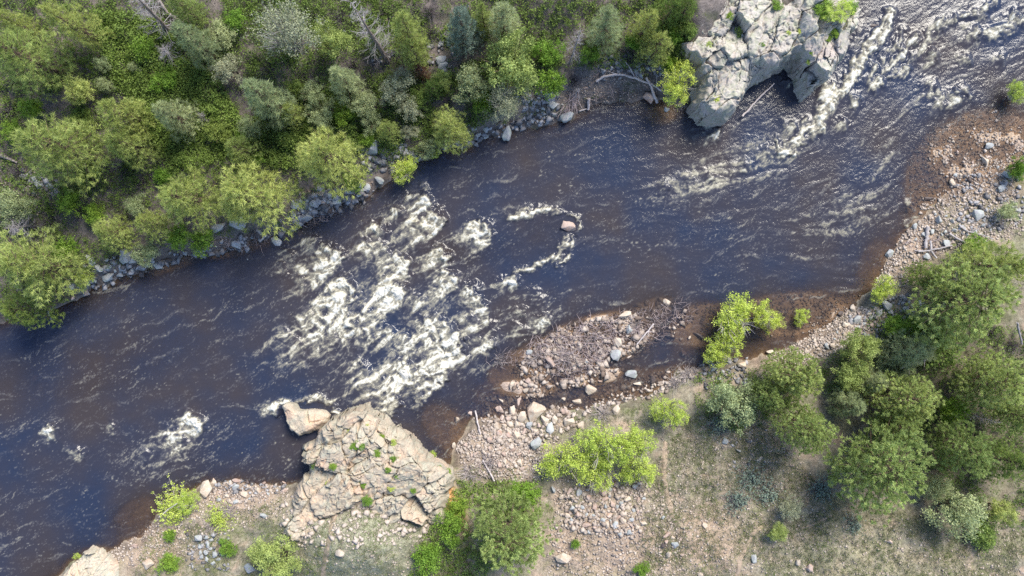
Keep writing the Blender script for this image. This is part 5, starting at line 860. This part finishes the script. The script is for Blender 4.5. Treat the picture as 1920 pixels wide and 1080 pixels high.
# ------------------------------------------------------------------ driftwood
def log(pts, r0, r1, label, mat='drift', lift=0.12, branches=0, seed=1, name='driftwood_log', cat='driftwood', group=None):
    pr = random.Random(seed); P = [ground_at(a, b, l + lift) + (l,) for a, b, l in [(q if len(q) == 3 else (*q, 0)) for q in pts]]
    p = np.array([[float(x), float(y), max(float(z), -0.02) + l + lift] for x, y, z, l in P])
    t = np.linspace(0, len(p) - 1, max(8, len(p) * 4)); i = np.minimum(t.astype(int), len(p) - 2); fr = (t - i)[:, None]; q = p[i] * (1 - fr) + p[i + 1] * fr
    q[1:-1] += np.array([[pr.uniform(-1, 1), pr.uniform(-1, 1), pr.uniform(-.5, .5)] for _ in range(len(q) - 2)]) * r0 * 0.35
    mb = MB(); tube(mb, q, np.linspace(r0, r1, len(q)) * np.array([pr.uniform(.85, 1.15) for _ in q]), 8, 0.6)
    for k in range(branches):
        j = pr.randrange(1, len(q) - 1); a = pr.uniform(0, 6.28); ln = pr.uniform(.3, .8); tube(mb, wiggle(q[j], q[j] + np.array([math.cos(a) * ln, math.sin(a) * ln, pr.uniform(0, .3)]), 4, 0.05, pr), [r0 * .45, r0 * .35, r0 * .2, r0 * .1], 5, 0.7)
    return tag(mb.build(name, M[mat], smooth=True), label, cat, group)
log([(1118, 152, .1), (1135, 143, .3), (1160, 139, .4), (1190, 146, .4), (1225, 160, .3), (1240, 170, .2)], .09, .06, 'long curved bleached driftwood limb across the bare bank', branches=3, seed=3)
log([(1212, 145, .4), (1219, 158, .4), (1226, 178, .3), (1232, 192, .1)], .075, .11, 'thick forked driftwood stem pointing into the water by the lime tree', seed=4)
log([(1190, 146, .3), (1182, 128, .3), (1172, 115, .2)], .05, .03, 'thin bleached branch upslope of the long driftwood limb', seed=5)
log([(1104, 185, .0), (1103, 205, .0)], .11, .10, 'short upright log stub at the waterline', seed=6)
log([(1086, 208), (1100, 204)], .05, .04, 'short yellowish stick beside the log stub', seed=7)
log([(1392, 218, .25), (1412, 196, .3), (1432, 175, .35), (1452, 156, .4)], .075, .045, 'straight bleached pole leaning from the cliff foot into the notch', seed=8, name='driftwood_pole')
log([(891, 770, .1), (895, 790, .1), (901, 815, .1)], .07, .05, 'pale fallen pole at the edge of the spit', seed=9, name='driftwood_pole')
log([(905, 862, .1), (916, 882, .1), (927, 902, .1)], .05, .06, 'slim dead pole on the pink gravel beach', seed=10, branches=3, name='driftwood_pole')
log([(1226, 607, .3), (1212, 625, .3), (1194, 646, .2)], .06, .045, 'bleached stick slanting across the gravel bar', seed=11, branches=2, name='driftwood_pole')
log([(1740, 425, .1), (1738, 445, .1), (1736, 465, .1)], .14, .12, 'thick upright grey log of the driftwood pile', 'dead', seed=12)
log([(1722, 472, .1), (1740, 470, .2), (1762, 466, .2), (1785, 460, .15)], .06, .05, 'long crossing branch of the driftwood pile', 'dead', seed=13)
log([(1745, 452, .2), (1746, 470, .2), (1756, 484, .1)], .08, .06, 'short bent log of the driftwood pile', 'dead', seed=14)
log([(1730, 470, .1), (1715, 470, .05)], .05, .03, 'broken stub end of the driftwood pile', 'dead', seed=15)
log([(1780, 438, .1), (1800, 450, .1), (1812, 456, .1)], .07, .05, 'grey branch on the gravel between oval stone and green bush', 'dead', seed=16)
log([(1800, 425, .1), (1815, 434, .1), (1840, 440, .1), (1862, 448, .1)], .07, .03, 'long grey root stretched towards the largest pale boulder', 'dead', seed=17)
log([(488, 452, .2), (500, 440, .2)], .07, .06, 'short grey log wedged at the shore under the yellow crown', 'dead', seed=18)
log([(298, 2, .5), (315, 24, .4), (335, 38, .2), (358, 50, .1)], .11, .07, 'brown fallen trunk lying in undergrowth by the bleached snag', 'snag', seed=19, name='fallen_log', cat='log')
log([(88, 572, .6), (92, 590, .3), (98, 604, .05)], .04, .02, 'pale dead branch dipping into the water at the left shore', branches=5, seed=20)
log([(298, 970, 1.0), (315, 955, 1.3), (332, 944, 1.5)], .045, .03, 'pale bare limb inside the leaning lime shrub', seed=21)
log([(0, 290, .1), (15, 298, .1), (32, 305, .1)], .12, .08, 'brown rotten trunk at the left picture edge', 'snag', seed=22, name='fallen_log', cat='log')
log([(1907, 605, 2), (1912, 625, 1), (1916, 645, .5)], .08, .06, 'grey trunk leaning in the shade of the biggest olive pine', 'dead', seed=23, name='fallen_log', cat='log')
log([(1690, 690, .6), (1720, 680, 1.2), (1750, 668, 1.6)], .06, .03, 'pale dead limb crossing the grey-green feathery tree', 'drift', seed=24, branches=4)
def twig_mat(poly, n, ln, wd, zr, tint, ang=None, spread=0.6):
    q = scatter(poly, n); x, y, z = ground_at(q[:, 0], q[:, 1], 0.1); z = np.maximum(z, -0.03); mb = twigs
    for i in range(len(x)):
        a = (R(-ang) + random.gauss(0, spread)) if ang is not None else random.uniform(0, 6.28); l_ = random.uniform(.4, 1) * ln
        p0 = np.array([x[i], y[i], z[i] + random.uniform(0, zr)]); p1 = p0 + np.array([math.cos(a) * l_, math.sin(a) * l_, random.uniform(-.1, .12)])
        tube(mb, wiggle(p0, p1, 5, .16 * l_), [wd, wd * .9, wd * .8, wd * .6, wd * .3], 3, random.random() * tint)
twigs = MB()
twig_mat([(905, 680), (950, 650), (1020, 625), (1090, 600), (1190, 580), (1250, 580), (1235, 625), (1190, 650), (1130, 690), (1090, 715), (1050, 720), (1010, 690), (960, 690)], 380, .95, .013, .22, 1.0, -25, 0.8)
twig_mat([(1180, 600), (1240, 570), (1290, 560), (1300, 600), (1240, 640), (1190, 650)], 170, .8, .013, .15, 1.0, -30, .9)
twig_mat([(985, 650), (1080, 610), (1160, 600), (1130, 670), (1070, 700), (1030, 690)], 260, 1.2, .018, .30, 1.0, -20, 1.0)
twig_mat([(1070, 172), (1085, 165), (1085, 200), (1065, 210), (1052, 205)], 120, .8, .020, .35, 1.0, 100, .5)
twig_mat([(560, 400), (600, 395), (620, 400), (590, 420), (560, 425)], 70, .8, .016, .2, .8)
twig_mat([(380, 440), (520, 440), (500, 460), (380, 470)], 80, .8, .016, .2, .8)
twig_mat([(1700, 450), (1790, 440), (1810, 480), (1720, 490)], 60, .9, .022, .2, .7)
twig_mat([(880, 865), (930, 850), (940, 890), (900, 905)], 80, .7, .012, .15, .7)
twig_mat([(1090, 110), (1250, 120), (1240, 165), (1100, 190)], 110, .9, .014, .15, .7)
tag(twigs.build('driftwood_twigs', M['twig']), 'bleached mat of flood-stranded twigs on the gravel bar and shores', 'driftwood', kind='stuff')

# ------------------------------------------------------------------ undergrowth and grass (nobody could count them)
def spots(poly, n, dens=None):
    q = scatter(poly, n); x, y, z = ground_at(q[:, 0], q[:, 1])
    d = bil(TD, x, y); k = d > 0.5
    if dens is not None: k &= rng.random(len(x)) < dens(x, y)
    return np.stack([x[k], y[k], z[k]], -1)
ug = MB(); r3 = np.random.default_rng(9)
def thicket(poly, n, tlo, thi, hmax, seed, thr=0.0, nl=12, sz=.062):
    c = spots(poly, n, lambda x, y: sstep(thr - .25, thr + .2, fbm(x * .35, y * .35, 3, seed)))
    h = hmax * (0.35 + 0.65 * sstep(-.4, .5, fbm(c[:, 0] * .9, c[:, 1] * .9, 3, seed + 3))); c[:, 2] += h * r3.random(len(c)) ** .5
    t = np.clip(tlo + (thi - tlo) * (0.5 + 0.6 * fbm(c[:, 0] * .5, c[:, 1] * .5, 3, seed + 5)) + r3.normal(0, .12, len(c)), 0, 1)
    leaves(ug, c, nl, np.full(len(c), .20), sz, t, r3)
thicket([(-40, -60), (560, -60), (640, 130), (640, 330), (500, 330), (300, 420), (100, 560), (-40, 600)], 7500, .1, .8, .8, 301, -.15)
thicket([(170, 20), (290, 30), (420, 160), (480, 280), (330, 330), (230, 180)], 3600, .35, 1.0, 1.0, 311, -.5)
thicket([(470, 230), (640, 150), (720, 230), (640, 330), (500, 310)], 1500, .2, .9, .9, 321, -.3)
thicket([(640, 130), (820, 150), (1000, 60), (1060, 120), (900, 240), (780, 300), (660, 280)], 2600, .1, .9, .7, 331, -.2)
thicket([(560, -40), (1290, -40), (1290, 130), (1080, 130), (900, 80), (640, 90)], 2600, .1, .8, .6, 341, -.1)
thicket([(1640, 560), (1760, 600), (1940, 620), (1940, 1000), (1780, 960), (1640, 760), (1450, 720), (1600, 640)], 3000, .0, .6, .6, 351, -.2)
thicket([(860, 900), (1010, 900), (1020, 960), (900, 1090), (760, 1090), (800, 1000)], 1400, .3, 1.0, .5, 361, -.3)
thicket([(1300, 700), (1480, 690), (1500, 760), (1380, 810), (1300, 770)], 700, .1, .7, .5, 371, -.2)
thicket([(-40, -60), (1280, -60), (1260, 110), (1050, 130), (1000, 200), (880, 250), (780, 290), (640, 345), (540, 420), (350, 460), (150, 520), (-40, 600)], 9000, .0, .75, .55, 381, -.15, 10, .055)
thicket([(540, 120), (760, 100), (760, 10), (700, -40), (420, -40), (420, 130)], 2200, .1, .7, .6, 391, -.4, 10, .055)
thicket([(1225, -40), (1300, -40), (1285, 40), (1282, 125), (1240, 130), (1225, 60)], 900, .1, .8, .7, 395, -1.5, 10, .055)
tag(ug.build('undergrowth', M['under']), 'low green undergrowth covering the wooded slopes between the trees', 'undergrowth', kind='stuff')
gm = MB()
def turf(poly, n, tlo, thi, seed, thr=-.1, Ln=.17, wd=.022, nb=9):
    c = spots(poly, n, lambda x, y: sstep(thr - .3, thr + .3, fbm(x * .5, y * .5, 3, seed)))
    t = np.clip(tlo + (thi - tlo) * (0.5 + 0.7 * fbm(c[:, 0] * .45, c[:, 1] * .45, 3, seed + 5)) + r3.normal(0, .12, len(c)), 0, 1)
    blades(gm, c, np.zeros_like(c), nb, Ln, wd, .7, 0, t, r3, .06)
turf([(560, 960), (700, 955), (850, 985), (900, 1100), (440, 1100), (530, 985)], 3800, .1, .8, 401, -.3)
turf([(1210, 890), (1300, 770), (1420, 790), (1560, 930), (1700, 960), (1940, 1000), (1940, 1100), (1200, 1100)], 8500, .2, 1.0, 411, -.2, .22, .026)
turf([(280, 1000), (420, 970), (530, 930), (540, 990), (460, 1100), (230, 1100)], 1500, .0, .7, 421, -.1)
turf([(900, 780), (1180, 750), (1250, 740), (1240, 800), (1000, 830)], 700, .1, .8, 431, -.1)
turf([(1050, 1000), (1250, 980), (1300, 1100), (1000, 1100)], 700, .3, 1.0, 441, .1)
turf([(-40, -60), (1000, -60), (1240, 100), (1000, 230), (640, 350), (300, 450), (-40, 590)], 5000, .0, .8, 451, .0)
turf([(1600, 640), (1760, 560), (1760, 480), (1940, 420), (1940, 700), (1640, 700)], 1200, .0, .6, 461, .0)
gm0 = gm; gm = MB()
turf([(560, 960), (700, 955), (850, 985), (900, 1100), (440, 1100), (530, 985)], 2600, .1, .9, 501, .12, .15)
turf([(1210, 890), (1300, 770), (1420, 790), (1560, 930), (1700, 960), (1940, 1000), (1940, 1100), (1200, 1100)], 6000, .1, .9, 511, .02, .17)
turf([(280, 1000), (420, 970), (530, 930), (540, 990), (460, 1100), (230, 1100)], 1500, .1, .9, 521, .0, .15)
turf([(850, 870), (1010, 880), (1040, 960), (860, 960)], 700, .2, .9, 531, -.1, .15)
turf([(1060, 770), (1250, 735), (1250, 790), (1080, 820)], 500, .2, .9, 541, -.1, .15)
turf([(1560, 640), (1760, 580), (1760, 700), (1560, 720)], 900, .0, .8, 551, -.2, .15)
turf([(930, 225), (1200, 160), (1220, 180), (1060, 230), (960, 240)], 700, .3, 1., 561, -.1, .15)
tag(gm.build('green_grass', M['greengrass']), 'patches of fresh green grass in the dry open ground', 'grass', kind='stuff')
gm = gm0
tag(gm.build('grass', M['grass']), 'thin dry green-grey grass on the open ground', 'grass', kind='stuff')
